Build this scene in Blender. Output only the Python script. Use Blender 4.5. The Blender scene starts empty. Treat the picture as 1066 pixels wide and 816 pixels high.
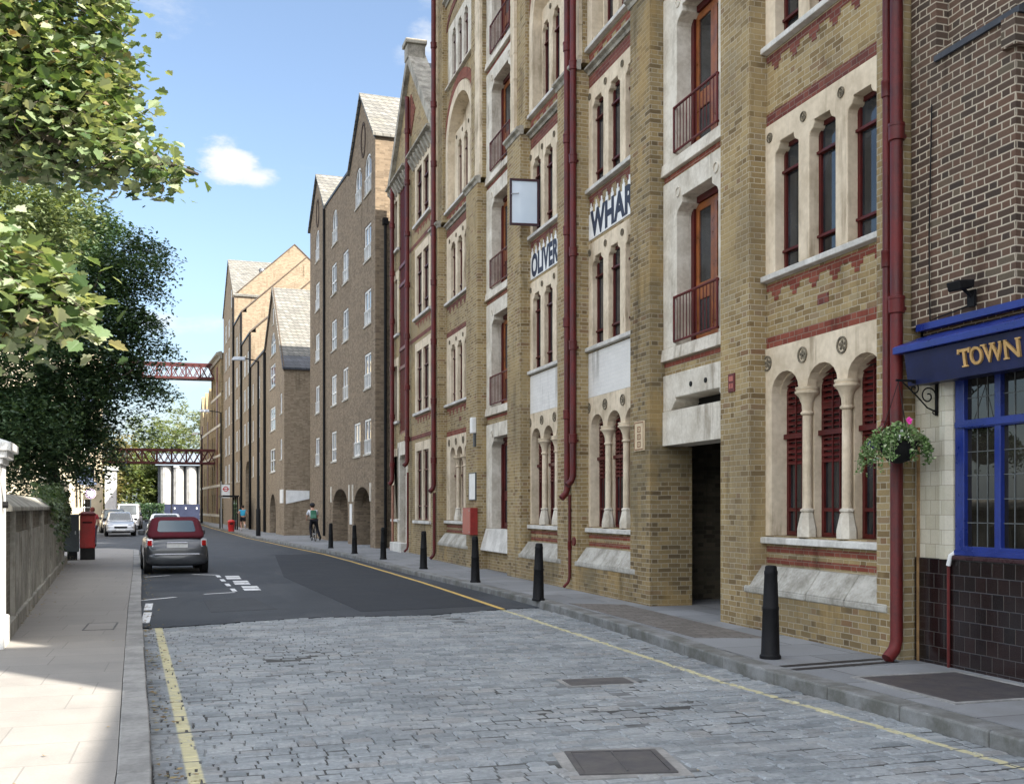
import bpy, math, random
from mathutils import Vector, Matrix
from mathutils.geometry import tessellate_polygon
R = math.radians
pi = math.pi
scene = bpy.context.scene
col = scene.collection
rng = random.Random(7)

# ------------------------------------------------------------------ mesh collector
class MB:
    """collects geometry and links it as one mesh object"""
    def __init__(s, oy=0.0):
        s.v = []; s.f = []; s.oy = oy
    def add(s, vs, fs):
        b = len(s.v)
        s.v += [(x, y - s.oy, z) for x, y, z in vs]
        s.f += [tuple(b + i for i in f) for f in fs]
        return s
    def box(s, x0, x1, y0, y1, z0, z1):
        return s.add([(x0,y0,z0),(x1,y0,z0),(x1,y1,z0),(x0,y1,z0),(x0,y0,z1),(x1,y0,z1),(x1,y1,z1),(x0,y1,z1)],
              [(0,3,2,1),(4,5,6,7),(0,1,5,4),(1,2,6,5),(2,3,7,6),(3,0,4,7)])
    def hexa(s, p):
        return s.add(p, [(0,3,2,1),(4,5,6,7),(0,1,5,4),(1,2,6,5),(2,3,7,6),(3,0,4,7)])
    def _ext(s, outer, holes, fn):
        loops = [list(outer)] + [list(h) for h in holes]
        flat = [p for l in loops for p in l]
        tris = tessellate_polygon([[Vector((a, b, 0)) for a, b in l] for l in loops])
        n = len(flat); fs = []
        for t in tris:
            a, b, c = (flat[i] for i in t)
            ar = (b[0]-a[0])*(c[1]-a[1]) - (b[1]-a[1])*(c[0]-a[0])
            if abs(ar) < 1e-9: continue
            t = tuple(t) if ar > 0 else tuple(reversed(t))
            fs.append(tuple(reversed(t))); fs.append(tuple(i + n for i in t))
        k = 0
        for li, l in enumerate(loops):
            m = len(l)
            ar = sum(l[i][0]*l[(i+1)%m][1] - l[(i+1)%m][0]*l[i][1] for i in range(m))
            ccw = (ar > 0) == (li == 0)
            for i in range(m):
                a, b = k + i, k + (i+1) % m
                fs.append((a, b, b+n, a+n) if ccw else (b, a, a+n, b+n))
            k += m
        vs = [fn(p, 0) for p in flat] + [fn(p, 1) for p in flat]
        return s.add(vs, fs)
    def plate(s, outer, holes, d0, d1):      # outline in (y, z), thickness along x
        return s._ext(outer, holes, lambda p, k: (d1 if k else d0, p[0], p[1]))
    def plate_y(s, outer, holes, y0, y1):    # outline in (x, z), thickness along y
        return s._ext(outer, holes, lambda p, k: (p[0], y0 if k else y1, p[1]))
    def slab(s, outer, z0, z1, holes=()):    # outline in (x, y), thickness along z
        return s._ext(outer, holes, lambda p, k: (p[0], p[1], z1 if k else z0))
    def cyl(s, p0, p1, r0, r1=None, n=10, cap=True):
        r1 = r0 if r1 is None else r1
        p0, p1 = Vector(p0), Vector(p1)
        d = (p1 - p0).normalized()
        a = d.orthogonal().normalized(); b = d.cross(a)
        vs = [tuple(p0 + r0*(a*math.cos(2*pi*i/n) + b*math.sin(2*pi*i/n))) for i in range(n)]
        vs += [tuple(p1 + r1*(a*math.cos(2*pi*i/n) + b*math.sin(2*pi*i/n))) for i in range(n)]
        fs = [(i, (i+1)%n, n+(i+1)%n, n+i) for i in range(n)]
        if cap: fs += [tuple(reversed(range(n))), tuple(range(n, 2*n))]
        return s.add(vs, fs)
    def tube(s, pts, r, n=8, r1=None):
        pts = [Vector(p) for p in pts]; m = len(pts); vs = []; fs = []
        a = None
        for i, p in enumerate(pts):
            d = (pts[min(i+1, m-1)] - pts[max(i-1, 0)]).normalized()
            a = d.orthogonal().normalized() if a is None else (a - d*a.dot(d)).normalized()
            b = d.cross(a)
            rr = r if r1 is None else r + (r1-r)*i/(m-1)
            vs += [tuple(p + rr*(a*math.cos(2*pi*k/n) + b*math.sin(2*pi*k/n))) for k in range(n)]
        for i in range(m-1):
            fs += [(i*n+k, i*n+(k+1)%n, (i+1)*n+(k+1)%n, (i+1)*n+k) for k in range(n)]
        fs += [tuple(reversed(range(n))), tuple(range((m-1)*n, m*n))]
        return s.add(vs, fs)
    def lathe(s, cx, cy, prof, n=16, a0=0.0):
        vs = []; fs = []
        for r, z in prof:
            vs += [(cx + r*math.cos(a0+2*pi*k/n), cy + r*math.sin(a0+2*pi*k/n), z) for k in range(n)]
        for i in range(len(prof)-1):
            fs += [(i*n+k, i*n+(k+1)%n, (i+1)*n+(k+1)%n, (i+1)*n+k) for k in range(n)]
        fs += [tuple(reversed(range(n))), tuple(range((len(prof)-1)*n, len(prof)*n))]
        return s.add(vs, fs)
    def disc_x(s, x0, x1, y, z, r, n=18):    # disc facing -x
        return s.cyl((x1, y, z), (x0, y, z), r, n=n)
    def build(s, name, mat, parent=None, smooth=False, bevel=0.0, subsurf=0, loc=None, label=None, auto=None):
        me = bpy.data.meshes.new(name)
        me.from_pydata(s.v, [], s.f)
        me.update()
        o = bpy.data.objects.new(name, me)
        col.objects.link(o)
        for m in (mat if isinstance(mat, (list, tuple)) else [mat]):
            me.materials.append(m)
        if smooth:
            me.polygons.foreach_set('use_smooth', [True]*len(me.polygons))
        if auto:
            me.polygons.foreach_set('use_smooth', [True]*len(me.polygons))
            es = o.modifiers.new('e', 'EDGE_SPLIT'); es.split_angle = R(auto)
        if bevel:
            b = o.modifiers.new('b', 'BEVEL'); b.width = bevel; b.segments = 2; b.limit_method = 'ANGLE'; b.angle_limit = R(40)
        if subsurf:
            b = o.modifiers.new('s', 'SUBSURF'); b.levels = subsurf; b.render_levels = subsurf
        if parent: o.parent = parent
        if loc: o.location = loc
        if label: o['label'] = label
        return o

def islands(g):
    """split a collector into its loose pieces"""
    p = list(range(len(g.v)))
    def find(i):
        while p[i] != i: p[i] = p[p[i]]; i = p[i]
        return i
    for f in g.f:
        r0 = find(f[0])
        for i in f[1:]: p[find(i)] = r0
    out = {}
    for f in g.f:
        m, idx = out.setdefault(find(f[0]), (MB(), {}))
        for i in f:
            if i not in idx: idx[i] = len(m.v); m.v.append(g.v[i])
        m.f.append(tuple(idx[i] for i in f))
    return [m for m, _ in out.values()]
def each(g, name, mat, parent, **k):
    for m in islands(g): m.build(name, mat, parent, **k)
def tag(o, label, cat, group=None, kind=None):
    o['label'] = label
    if cat: o['category'] = cat
    if group: o['group'] = group
    if kind: o['kind'] = kind
    return o
def empty(name, loc, rz=0.0):
    o = bpy.data.objects.new(name, None); col.objects.link(o)
    o.location = loc; o.rotation_euler = (0, 0, rz); o.empty_display_size = .3
    return o
def thing(name, label, cat, loc, rz=0.0, group=None):
    return tag(empty(name, loc, rz), label, cat, group)
def structure(o, label=None):
    o['kind'] = 'structure'
    o['label'] = label or o.name.replace('_', ' ')
    o['category'] = o.name.split('.')[0].replace('_', ' ')
    return o
def copy_tree(o, parent=None):
    c = o.copy(); col.objects.link(c)
    if parent: c.parent = parent
    for ch in list(o.children): copy_tree(ch, c)
    return c

# ------------------------------------------------------------------ node helper
class NT:
    def __init__(s, nt):
        s.nt = nt
    def n(s, t, **k):
        x = s.nt.nodes.new(t)
        for a, b in k.items(): setattr(x, a, b)
        return x
    def put(s, sock, val):
        if val is None: return
        if hasattr(val, 'is_linked') or isinstance(val, bpy.types.NodeSocket): s.nt.links.new(val, sock)
        elif isinstance(val, (tuple, list)) and len(val) == 3 and sock.type == 'RGBA': sock.default_value = (*val, 1)
        else: sock.default_value = val
    def m(s, op, a, b=None, c=None, clamp=False):
        x = s.n('ShaderNodeMath', operation=op); x.use_clamp = clamp
        s.put(x.inputs[0], a); s.put(x.inputs[1], b); s.put(x.inputs[2], c)
        return x.outputs[0]
    def mix(s, f, a, b, mode='MIX'):
        x = s.n('ShaderNodeMix', data_type='RGBA', blend_type=mode)
        s.put(x.inputs[0], f); s.put(x.inputs[6], a); s.put(x.inputs[7], b)
        return x.outputs[2]
    def mixf(s, f, a, b):
        x = s.n('ShaderNodeMix', data_type='FLOAT')
        s.put(x.inputs[0], f); s.put(x.inputs[2], a); s.put(x.inputs[3], b)
        return x.outputs[0]
    def ss(s, v, a, b, lo=0.0, hi=1.0):
        x = s.n('ShaderNodeMapRange', interpolation_type='SMOOTHSTEP')
        s.put(x.inputs[0], v); s.put(x.inputs[1], a); s.put(x.inputs[2], b); s.put(x.inputs[3], lo); s.put(x.inputs[4], hi)
        return x.outputs[0]
    def ramp(s, f, stops, interp='LINEAR'):
        x = s.n('ShaderNodeValToRGB'); cr = x.color_ramp; cr.interpolation = interp
        while len(cr.elements) < len(stops): cr.elements.new(0.5)
        for e, (p, c) in zip(cr.elements, stops):
            e.position = p; e.color = (*c, 1) if len(c) == 3 else c
        s.put(x.inputs[0], f)
        return x.outputs[0]
    def noise(s, vec, scale, detail=4, rough=.55, dist=0.0, color=False):
        x = s.n('ShaderNodeTexNoise')
        s.put(x.inputs['Vector'], vec); x.inputs['Scale'].default_value = scale
        x.inputs['Detail'].default_value = detail; x.inputs['Roughness'].default_value = rough; x.inputs['Distortion'].default_value = dist
        return x.outputs['Color' if color else 'Fac']
    def white(s, vec):
        x = s.n('ShaderNodeTexWhiteNoise', noise_dimensions='3D'); s.put(x.inputs['Vector'], vec)
        return x.outputs['Value']
    def comb(s, x, y, z=0.0):
        c = s.n('ShaderNodeCombineXYZ'); s.put(c.inputs[0], x); s.put(c.inputs[1], y); s.put(c.inputs[2], z)
        return c.outputs[0]
    def sep(s, v):
        c = s.n('ShaderNodeSeparateXYZ'); s.put(c.inputs[0], v)
        return c.outputs[0], c.outputs[1], c.outputs[2]
    def obj(s):
        return s.n('ShaderNodeTexCoord').outputs['Object']
    def island(s):
        return s.n('ShaderNodeNewGeometry').outputs['Random Per Island']
    def objrand(s):
        return s.n('ShaderNodeObjectInfo').outputs['Random']
    def bump(s, h, strength=.5, dist=.01, normal=None):
        x = s.n('ShaderNodeBump'); s.put(x.inputs['Height'], h)
        x.inputs['Strength'].default_value = strength; x.inputs['Distance'].default_value = dist
        if normal: s.put(x.inputs['Normal'], normal)
        return x.outputs[0]
    def vmul(s, v, xyz):
        x = s.n('ShaderNodeVectorMath', operation='MULTIPLY'); s.put(x.inputs[0], v); x.inputs[1].default_value = xyz
        return x.outputs[0]

MATS = {}
def mat(name, fn):
    """fn(N) returns dict of principled inputs (plus 'Normal')"""
    if name in MATS: return MATS[name]
    m = bpy.data.materials.new(name); m.use_nodes = True
    nt = m.node_tree; nt.nodes.clear()
    N = NT(nt)
    out = N.n('ShaderNodeOutputMaterial'); p = N.n('ShaderNodeBsdfPrincipled')
    nt.links.new(p.outputs[0], out.inputs[0])
    d = fn(N)
    for k, v in d.items(): N.put(p.inputs[k], v)
    MATS[name] = m
    return m

def speckled(c, var=.25, scale=6.0, rough=.8, bump=.15, bscale=60.0, spec=.3, metal=0.0, tint=None, coat=0.0, streak=0.0):
    """plain material with uneven tone"""
    def f(N):
        o = N.obj()
        a = N.noise(o, scale, 5, .6); b = N.noise(o, scale*9, 3, .6)
        t = N.m('ADD', N.m('MULTIPLY', a, .7), N.m('MULTIPLY', b, .3))
        c2 = tint or tuple(x*(1-var*1.2) for x in c)
        c1 = tuple(min(1, x*(1+var*.5)) for x in c)
        colr = N.mix(N.ss(t, .32, .68), c2, c1)
        if streak:
            st = N.m('MULTIPLY', N.ss(N.noise(N.vmul(o, (1, 1, .12)), 4.5, 5, .65), .50, .68), N.ss(N.noise(o, 1.1, 3), .38, .6, 0, streak))
            colr = N.mix(st, colr, N.mix(1.0, colr, (.45,.41,.36), 'MULTIPLY'))
        d = {'Base Color': colr, 'Roughness': N.ss(a, .2, .8, max(.02, rough-.1), min(1, rough+.1)), 'Specular IOR Level': spec, 'Metallic': metal}
        if coat: d['Coat Weight'] = coat
        if bump: d['Normal'] = N.bump(N.noise(o, bscale, 4), bump, .004)
        return d
    return f

def brickwork(stops, mortar, w=.225, h=.075, mw=.010, soot=None, soot_amt=.35, patch=None, seed=0.0, bump=.6, wob=.004, mortar_soft=.0025, streak=.75):
    """Flemish bond; u runs along either wall direction, v is height"""
    def f(N):
        o = N.obj(); x, y, z = N.sep(o)
        wv = N.noise(o, 9, 2)
        u = N.m('ADD', N.m('ADD', x, y), N.m('MULTIPLY', N.m('SUBTRACT', wv, .5), wob*3))
        v = N.m('ADD', z, N.m('MULTIPLY', N.m('SUBTRACT', N.noise(N.vmul(o, (1, 1, .3)), 3, 2), .5), wob*3))
        row = N.m('FLOOR', N.m('DIVIDE', v, h))
        odd = N.m('FLOORED_MODULO', row, 2.0)
        P = w*1.5
        uu = N.m('ADD', u, N.m('MULTIPLY', odd, P/2))
        k = N.m('FLOOR', N.m('DIVIDE', uu, P))
        p = N.m('SUBTRACT', uu, N.m('MULTIPLY', k, P))
        isH = N.m('GREATER_THAN', p, w)
        lu = N.m('SUBTRACT', p, N.m('MULTIPLY', isH, w))
        lw = N.m('SUBTRACT', w, N.m('MULTIPLY', isH, w*.5))
        fv = N.m('SUBTRACT', v, N.m('MULTIPLY', row, h))
        d = N.m('MINIMUM', N.m('MINIMUM', lu, N.m('SUBTRACT', lw, lu)), N.m('MINIMUM', fv, N.m('SUBTRACT', h, fv)))
        brick = N.ss(d, mw/2 - mortar_soft, mw/2 + mortar_soft)
        rnd = N.white(N.comb(N.m('ADD', N.m('MULTIPLY', k, 2.0), isH), row, seed))
        c = N.ramp(rnd, stops)
        fine = N.noise(o, 55, 4, .65)
        c = N.mix(.55, c, N.mix(fine, (.25,.25,.25), (1.15,1.1,1.05)), 'MULTIPLY')
        big = N.noise(o, .55, 5, .6)
        mc = N.mix(N.noise(o, 4, 3), tuple(a*.65 for a in mortar), mortar)
        c = N.mix(brick, mc, c)
        if soot:
            c = N.mix(N.m('MULTIPLY', N.ss(big, .42, .68), soot_amt), c, soot)
        if patch:
            c = N.mix(N.m('MULTIPLY', N.ss(N.noise(N.vmul(o, (1, 1, .6)), 1.3, 4), .52, .66), patch[1]), c, patch[0])
        st = N.m('MULTIPLY', N.ss(N.noise(N.vmul(o, (1, 1, .10)), 3.1, 5, .65), .50, .70), N.ss(N.noise(o, .9, 3), .40, .60, 0, streak))
        c = N.mix(st, c, N.mix(1.0, c, (.42,.40,.36), 'MULTIPLY'))
        hgt = N.m('ADD', brick, N.m('MULTIPLY', fine, .5))
        return {'Base Color': c, 'Roughness': .88, 'Specular IOR Level': .25, 'Normal': N.bump(hgt, bump, .006)}
    return f

def tiled(c1, c2, joint, w, h, mw, rough=.25, spec=.5, offset=.5, horiz=False, bump=.4, var=None, xy=False):
    """plain half-bond rectangles (slates, wall tiles, flags)"""
    def f(N):
        o = N.obj(); x, y, z = N.sep(o)
        if xy: u, v = x, y
        else:
            u = N.m('ADD', x, y); v = z
        row = N.m('FLOOR', N.m('DIVIDE', v, h))
        uu = N.m('ADD', u, N.m('MULTIPLY', N.m('FLOORED_MODULO', row, 2.0), w*offset))
        if xy: uu = N.m('ADD', uu, N.m('MULTIPLY', N.white(N.comb(row, 3.0, 1.0)), w*.6))
        k = N.m('FLOOR', N.m('DIVIDE', uu, w))
        lu = N.m('SUBTRACT', uu, N.m('MULTIPLY', k, w)); fv = N.m('SUBTRACT', v, N.m('MULTIPLY', row, h))
        d = N.m('MINIMUM', N.m('MINIMUM', lu, N.m('SUBTRACT', w, lu)), N.m('MINIMUM', fv, N.m('SUBTRACT', h, fv)))
        t = N.ss(d, mw*.25, mw*.75)
        rnd = N.white(N.comb(k, row, 2.0))
        c = N.mix(rnd, c1, c2)
        nz = N.noise(o, 2.2, 6, .65); fine = N.noise(o, 70, 4, .6)
        c = N.mix(.6, c, N.mix(nz, (.5,.5,.5), (1.3,1.3,1.3)), 'MULTIPLY')
        c = N.mix(.35, c, N.mix(fine, (.4,.4,.4), (1.4,1.4,1.4)), 'MULTIPLY')
        if var: c = N.mix(N.m('MULTIPLY', N.ss(N.noise(o, .8, 5, .6), .5, .7), .5), c, var)
        c = N.mix(t, joint, c)
        hgt = N.m('ADD', N.m('ADD', t, N.m('MULTIPLY', rnd, .5)), N.m('MULTIPLY', fine, .15))
        return {'Base Color': c, 'Roughness': N.ss(nz, .2, .8, rough*.8, min(1, rough*1.25)), 'Specular IOR Level': spec, 'Normal': N.bump(hgt, bump, .006)}
    return f

def glassy(tone=(.012,.014,.016), rough=.03, spec=.6):
    def f(N):
        o = N.obj()
        n = N.noise(o, 1.5, 3)
        c = N.mix(N.ss(n, .35, .7), tone, tuple(t*3.0 for t in tone))
        return {'Base Color': c, 'Roughness': rough, 'Specular IOR Level': spec, 'Normal': N.bump(N.noise(o, 2.2, 2), .04, .02)}
    return f

STOCK = mat('london_stock_brick', brickwork([(0,(.185,.125,.058)),(.12,(.28,.198,.094)),(.35,(.39,.29,.14)),(.55,(.33,.24,.118)),(.75,(.435,.335,.176)),(.9,(.36,.29,.172)),(1,(.25,.145,.078))],
      (.54,.47,.345), mw=.011, soot=(.17,.133,.08), soot_amt=.5, patch=((.43,.32,.155), .4), wob=.007))
STOCK2 = mat('weathered_stock_brick', brickwork([(0,(.14,.10,.053)),(.2,(.225,.163,.08)),(.5,(.34,.25,.12)),(.8,(.285,.217,.115)),(.93,(.385,.29,.148)),(1,(.22,.13,.07))],
      (.42,.365,.27), mw=.011, soot=(.11,.092,.056), soot_amt=.55, patch=((.36,.245,.10), .55), seed=5.0, wob=.007))
PUBBRICK = mat('dark_purple_brown_brick', brickwork([(0,(.058,.044,.036)),(.3,(.095,.063,.047)),(.6,(.130,.080,.057)),(.85,(.155,.092,.064)),(1,(.135,.112,.078))],
      (.60,.52,.40), mw=.0135, soot=(.10,.08,.06), soot_amt=.35, seed=2.0, wob=.008, mortar_soft=.0035))
BROWNBRICK = mat('brown_brick', brickwork([(0,(.17,.13,.09)),(.5,(.25,.19,.13)),(1,(.31,.24,.165))], (.27,.225,.17), mw=.008, soot=(.16,.12,.085), soot_amt=.3, seed=8.0, bump=.4))
TANBRICK = mat('tan_brick', brickwork([(0,(.235,.18,.125)),(.5,(.31,.245,.172)),(1,(.375,.30,.215))], (.33,.275,.21), mw=.009, soot=(.22,.17,.115), soot_amt=.35, seed=9.0, bump=.4))
REDBRICK = mat('red_brick', brickwork([(0,(.19,.045,.03)),(.5,(.26,.07,.045)),(1,(.31,.10,.065))], (.30,.22,.17), soot=(.13,.05,.035), soot_amt=.4, seed=3.0))
REDDARK = mat('dark_red_brick', brickwork([(0,(.14,.04,.035)),(.5,(.20,.06,.045)),(1,(.25,.085,.06))], (.24,.18,.15), soot=(.10,.05,.04), soot_amt=.4, seed=4.0))
WHITEBRICK = mat('white_painted_brick', brickwork([(0,(.80,.79,.76)),(1,(.87,.86,.83))], (.70,.70,.68), mw=.006, seed=4.0, bump=.5, soot=(.74,.73,.69), soot_amt=.4))
STONE = mat('cream_limestone', speckled((.66,.565,.43), .25, 1.3, .85, .2, 45, tint=(.50,.41,.29), streak=.8))
STONE2 = mat('grey_limestone', speckled((.50,.47,.41), .30, 2.5, .88, .4, 30, tint=(.30,.28,.23)))
PALESTONE = mat('pale_painted_stone', speckled((.64,.60,.52), .22, 2.0, .75, .2, 40, tint=(.46,.41,.33), streak=.75))
SILL = mat('pale_sill_stone', speckled((.60,.585,.545), .25, 2.2, .8, .35, 40, tint=(.42,.405,.37), streak=.5))
PLINTH = mat('rough_plinth_stone', speckled((.40,.385,.345), .35, 2.4, .9, .9, 14, tint=(.22,.205,.17)))
CORNICE = mat('weathered_cornice_stone', speckled((.38,.355,.30), .4, 3.0, .85, .3, 40, tint=(.17,.155,.13), streak=.7))
WINRED = mat('shade_dark_joinery_red', speckled((.085,.010,.009), .25, 3.0, .45, .05, 80, spec=.3, tint=(.055,.008,.007)))  # red darkened in colour to stand in for shadow among the louvres
RED = mat('dark_red_paint', speckled((.115,.013,.012), .25, 3.0, .45, .08, 60, spec=.3, tint=(.07,.012,.011), streak=.6))
REDP = mat('bright_red_paint', speckled((.52,.02,.018), .2, 3.0, .35, .03, 80, spec=.5))
PINKRED = mat('pink_sheen_and_mark_red', speckled((.42,.13,.10), .2, 5.0, .5, .05, 80))  # pink on the inlet box paints reflected light; also a plate's pale mark
WOOD = mat('varnished_wood', speckled((.27,.085,.022), .4, 5.0, .35, .05, 80, spec=.5))
GLASS = mat('dark_window_glass', glassy())
GLASSB = mat('reflection_painted_glass', lambda N: (lambda o, r: {'Base Color': N.ramp(r, [(0,(.02,.025,.03)),(.45,(.05,.06,.07)),(.7,(.20,.21,.21)),(1,(.42,.43,.42))]), 'Roughness': .05, 'Specular IOR Level': .9, 'Coat Weight': .5})(N.obj(), N.objrand()))  # paler pane tones stand in for reflected sky
SKYPANE = mat('painted_sky_glass', lambda N: {'Base Color': N.mix(N.noise(N.obj(), 1.5, 2), (.50,.60,.70), (.70,.77,.84)), 'Roughness': .2, 'Coat Weight': .6})  # reflected sky is painted in as a pale blue base colour
DARK = mat('dark_interior', speckled((.018,.016,.014), .4, 2.0, .95, 0))
PASSAGE = mat('shade_dark_passage_brick', brickwork([(0,(.06,.05,.035)),(.5,(.10,.085,.06)),(1,(.13,.11,.08))], (.10,.09,.07), soot=(.04,.035,.03), soot_amt=.6, seed=6.0))  # brick coloured dark to stand in for the passage's deep shade
WHITE = mat('white_paint', speckled((.78,.78,.76), .12, 4.0, .5, .04, 60))
CREAMPAINT = mat('cream_render', speckled((.70,.62,.46), .12, 1.0, .85, .1, 60))
BLACKIRON = mat('black_cast_iron', speckled((.009,.009,.010), .4, 8.0, .6, .12, 60, spec=.18))
GREYMETAL = mat('grey_painted_metal', speckled((.055,.065,.07), .2, 4.0, .5, .05, 60))
STEEL = mat('galvanised_steel', speckled((.42,.43,.44), .2, 6.0, .4, .05, 60, metal=.6))
LEAD = mat('dark_lead', speckled((.06,.065,.075), .35, 3.0, .55, .2, 30))
SLATE = mat('pale_roof_slate', tiled((.15,.145,.13), (.235,.225,.20), (.06,.06,.055), .32, .22, .035, .6, .3, bump=.8, var=(.14,.13,.095)))
SLATED = mat('dark_roof_slate', tiled((.045,.05,.06), (.085,.09,.105), (.02,.02,.025), .32, .25, .03, .5, .4, bump=.8))
BLACKTILE = mat('black_glazed_tile', tiled((.011,.007,.007), (.024,.013,.012), (.055,.05,.047), .152, .152, .007, .16, .6, offset=.5, bump=.3))
BUFFTILE = mat('buff_faience_tile', tiled((.50,.46,.35), (.62,.58,.47), (.30,.27,.21), .152, .152, .006, .2, .5, offset=.5, bump=.3))
BLUE = mat('royal_blue_paint', speckled((.013,.030,.20), .22, 3.0, .32, .05, 60, spec=.5))
NAVY = mat('navy_blue_fascia', speckled((.008,.013,.062), .25, 2.5, .45, .06, 60, spec=.4))
GOLD = mat('gold_letter_paint', speckled((.58,.36,.14), .2, 8.0, .4, .05, 60, metal=.25))
INK = mat('blue_black_letter_paint', speckled((.035,.045,.075), .35, 10.0, .7, .1, 60))
TYRE = mat('tyre_rubber', speckled((.012,.012,.012), .3, 8.0, .8, .1, 80))
RUST = mat('lattice_bridge_red_paint', speckled((.085,.022,.022), .3, 2.0, .7, .05, 60, tint=(.05,.016,.016)))
BARK = mat('tree_bark', speckled((.10,.085,.065), .5, 7.0, .95, .9, 18, tint=(.035,.03,.024)))
SKYS, SUNE, EXPO = .085, 4.6, 1.65
HORIZ = (1.9, 2.45, 2.95)
CLOUD = (3.9, 4.0, 4.1)
FILLCLOUD = (17.5, 17.5, 17.5)  # very bright cloud out of view, added to fill the shaded street
# ------------------------------------------------------------------ ground
def lerp_pts(pts, y):
    if y <= pts[0][1]: a, b = pts[0], pts[1]
    elif y >= pts[-1][1]: a, b = pts[-2], pts[-1]
    else:
        for a, b in zip(pts, pts[1:]):
            if a[1] <= y <= b[1]: break
    t = (y - a[1])/(b[1] - a[1])
    return a[0] + t*(b[0] - a[0])
KL = [(-.02,-4),(-.13,3),(-.24,7),(-.42,10.6),(-.79,18.2),(-1.23,28.3),(-1.80,40),(-2.0,44)]
KR = [(5.66,-4),(5.60,6),(5.56,8),(5.50,9.6),(5.66,12.2),(5.78,15),(5.80,18),(5.72,21),(5.55,24.5),(5.38,27.6),(5.2,36.6),(4.96,39.6),(4.39,46.6),(3.77,55.5),(3.25,61.9),(2.58,76.6),(1.9,90.9),(1.12,111),(.9,122)]
kl = lambda y: lerp_pts(KL, y)
kr = lambda y: lerp_pts(KR, y)

def asphalt(N):
    o = N.obj()
    a = N.noise(o, .35, 5, .6); g = N.noise(o, 90, 4, .7); s = N.noise(N.vmul(o, (1.2, .12, 1)), 1.6, 4)
    c = N.mix(N.ss(a, .40, .60), (.026,.031,.038), (.054,.060,.069))
    c = N.mix(N.m('MULTIPLY', N.ss(s, .5, .7), .35), c, (.075,.078,.086))
    c = N.mix(.55, c, N.mix(g, (.25,.25,.25), (1.55,1.55,1.55)), 'MULTIPLY')
    return {'Base Color': c, 'Roughness': N.ss(a, .2, .8, .62, .85), 'Specular IOR Level': .4, 'Normal': N.bump(g, .5, .006)}
ASPHALT = mat('asphalt', asphalt)

def sett(N):
    o = N.obj(); x, y, z = N.sep(o)
    r = N.island()
    c = N.ramp(r, [(0,(.175,.193,.203)),(.2,(.22,.240,.251)),(.5,(.25,.270,.281)),(.8,(.285,.303,.312)),(.93,(.26,.262,.258)),(1,(.20,.213,.22))])
    a = N.noise(o, .8, 5, .6); g = N.noise(o, 26, 5, .7); f = N.noise(o, 120, 3, .7)
    c = N.mix(.5, c, N.mix(N.ss(a, .3, .7), (.62,.62,.63), (1.15,1.15,1.15)), 'MULTIPLY')
    c = N.mix(.6, c, N.mix(N.ss(g, .25, .75), (.45,.45,.46), (1.5,1.5,1.5)), 'MULTIPLY')
    # cement dust smears the surface of some stretches
    sm = N.m('MULTIPLY', N.ss(N.noise(N.vmul(o, (.8, 1.5, 1)), .9, 5, .62), .5, .68), .5)
    c = N.mix(sm, c, (.37,.375,.37))
    spots = N.m('MULTIPLY', N.ss(N.noise(o, 6.5, 3, .5), .66, .72), .65)
    c = N.mix(spots, c, (.09,.09,.09))
    # painted lines, worn on the stones
    wear = N.m('ADD', N.m('MULTIPLY', N.noise(o, 14, 5, .7), .6), N.m('MULTIPLY', r, .12))
    xl = N.m('SUBTRACT', .03, N.m('MULTIPLY', N.m('SUBTRACT', y, 7.0), .0543))
    dl = N.m('ABSOLUTE', N.m('SUBTRACT', x, xl))
    xr = N.m('ADD', 5.09, N.m('MULTIPLY', N.m('MAXIMUM', N.m('SUBTRACT', 9.5, y), 0.0), .07))
    dr = N.m('ABSOLUTE', N.m('SUBTRACT', x, xr))
    ml = N.ss(dl, .040, .062, 1, 0); mr = N.ss(dr, .028, .05, 1, 0)
    wl = N.ss(wear, .52, .40, 0, .95); wr = N.ss(wear, .50, .38, 0, .92)
    yel = N.mix(N.noise(o, 5, 4), (.44,.40,.22), (.60,.55,.34))
    c = N.mix(N.m('MULTIPLY', ml, wl), c, yel)
    c = N.mix(N.m('MULTIPLY', mr, wr), c, yel)
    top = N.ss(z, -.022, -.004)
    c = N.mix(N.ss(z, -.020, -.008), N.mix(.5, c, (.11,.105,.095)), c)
    return {'Base Color': c, 'Roughness': N.ss(g, .2, .8, .48, .75), 'Specular IOR Level': .45,
            'Normal': N.bump(N.m('ADD', g, N.m('MULTIPLY', f, .4)), .55, .008)}
SETT = mat('granite_sett', sett)
BED = mat('sett_joint_dirt', lambda N: (lambda o: {'Base Color': N.mix(N.ss(N.noise(N.vmul(o, (.7, 1.4, 1)), .75, 4, .6), .38, .56), (.21,.22,.225), (.05,.05,.048)), 'Roughness': .95, 'Normal': N.bump(N.noise(o, 40, 4), .6, .006)})(N.obj()))

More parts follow.
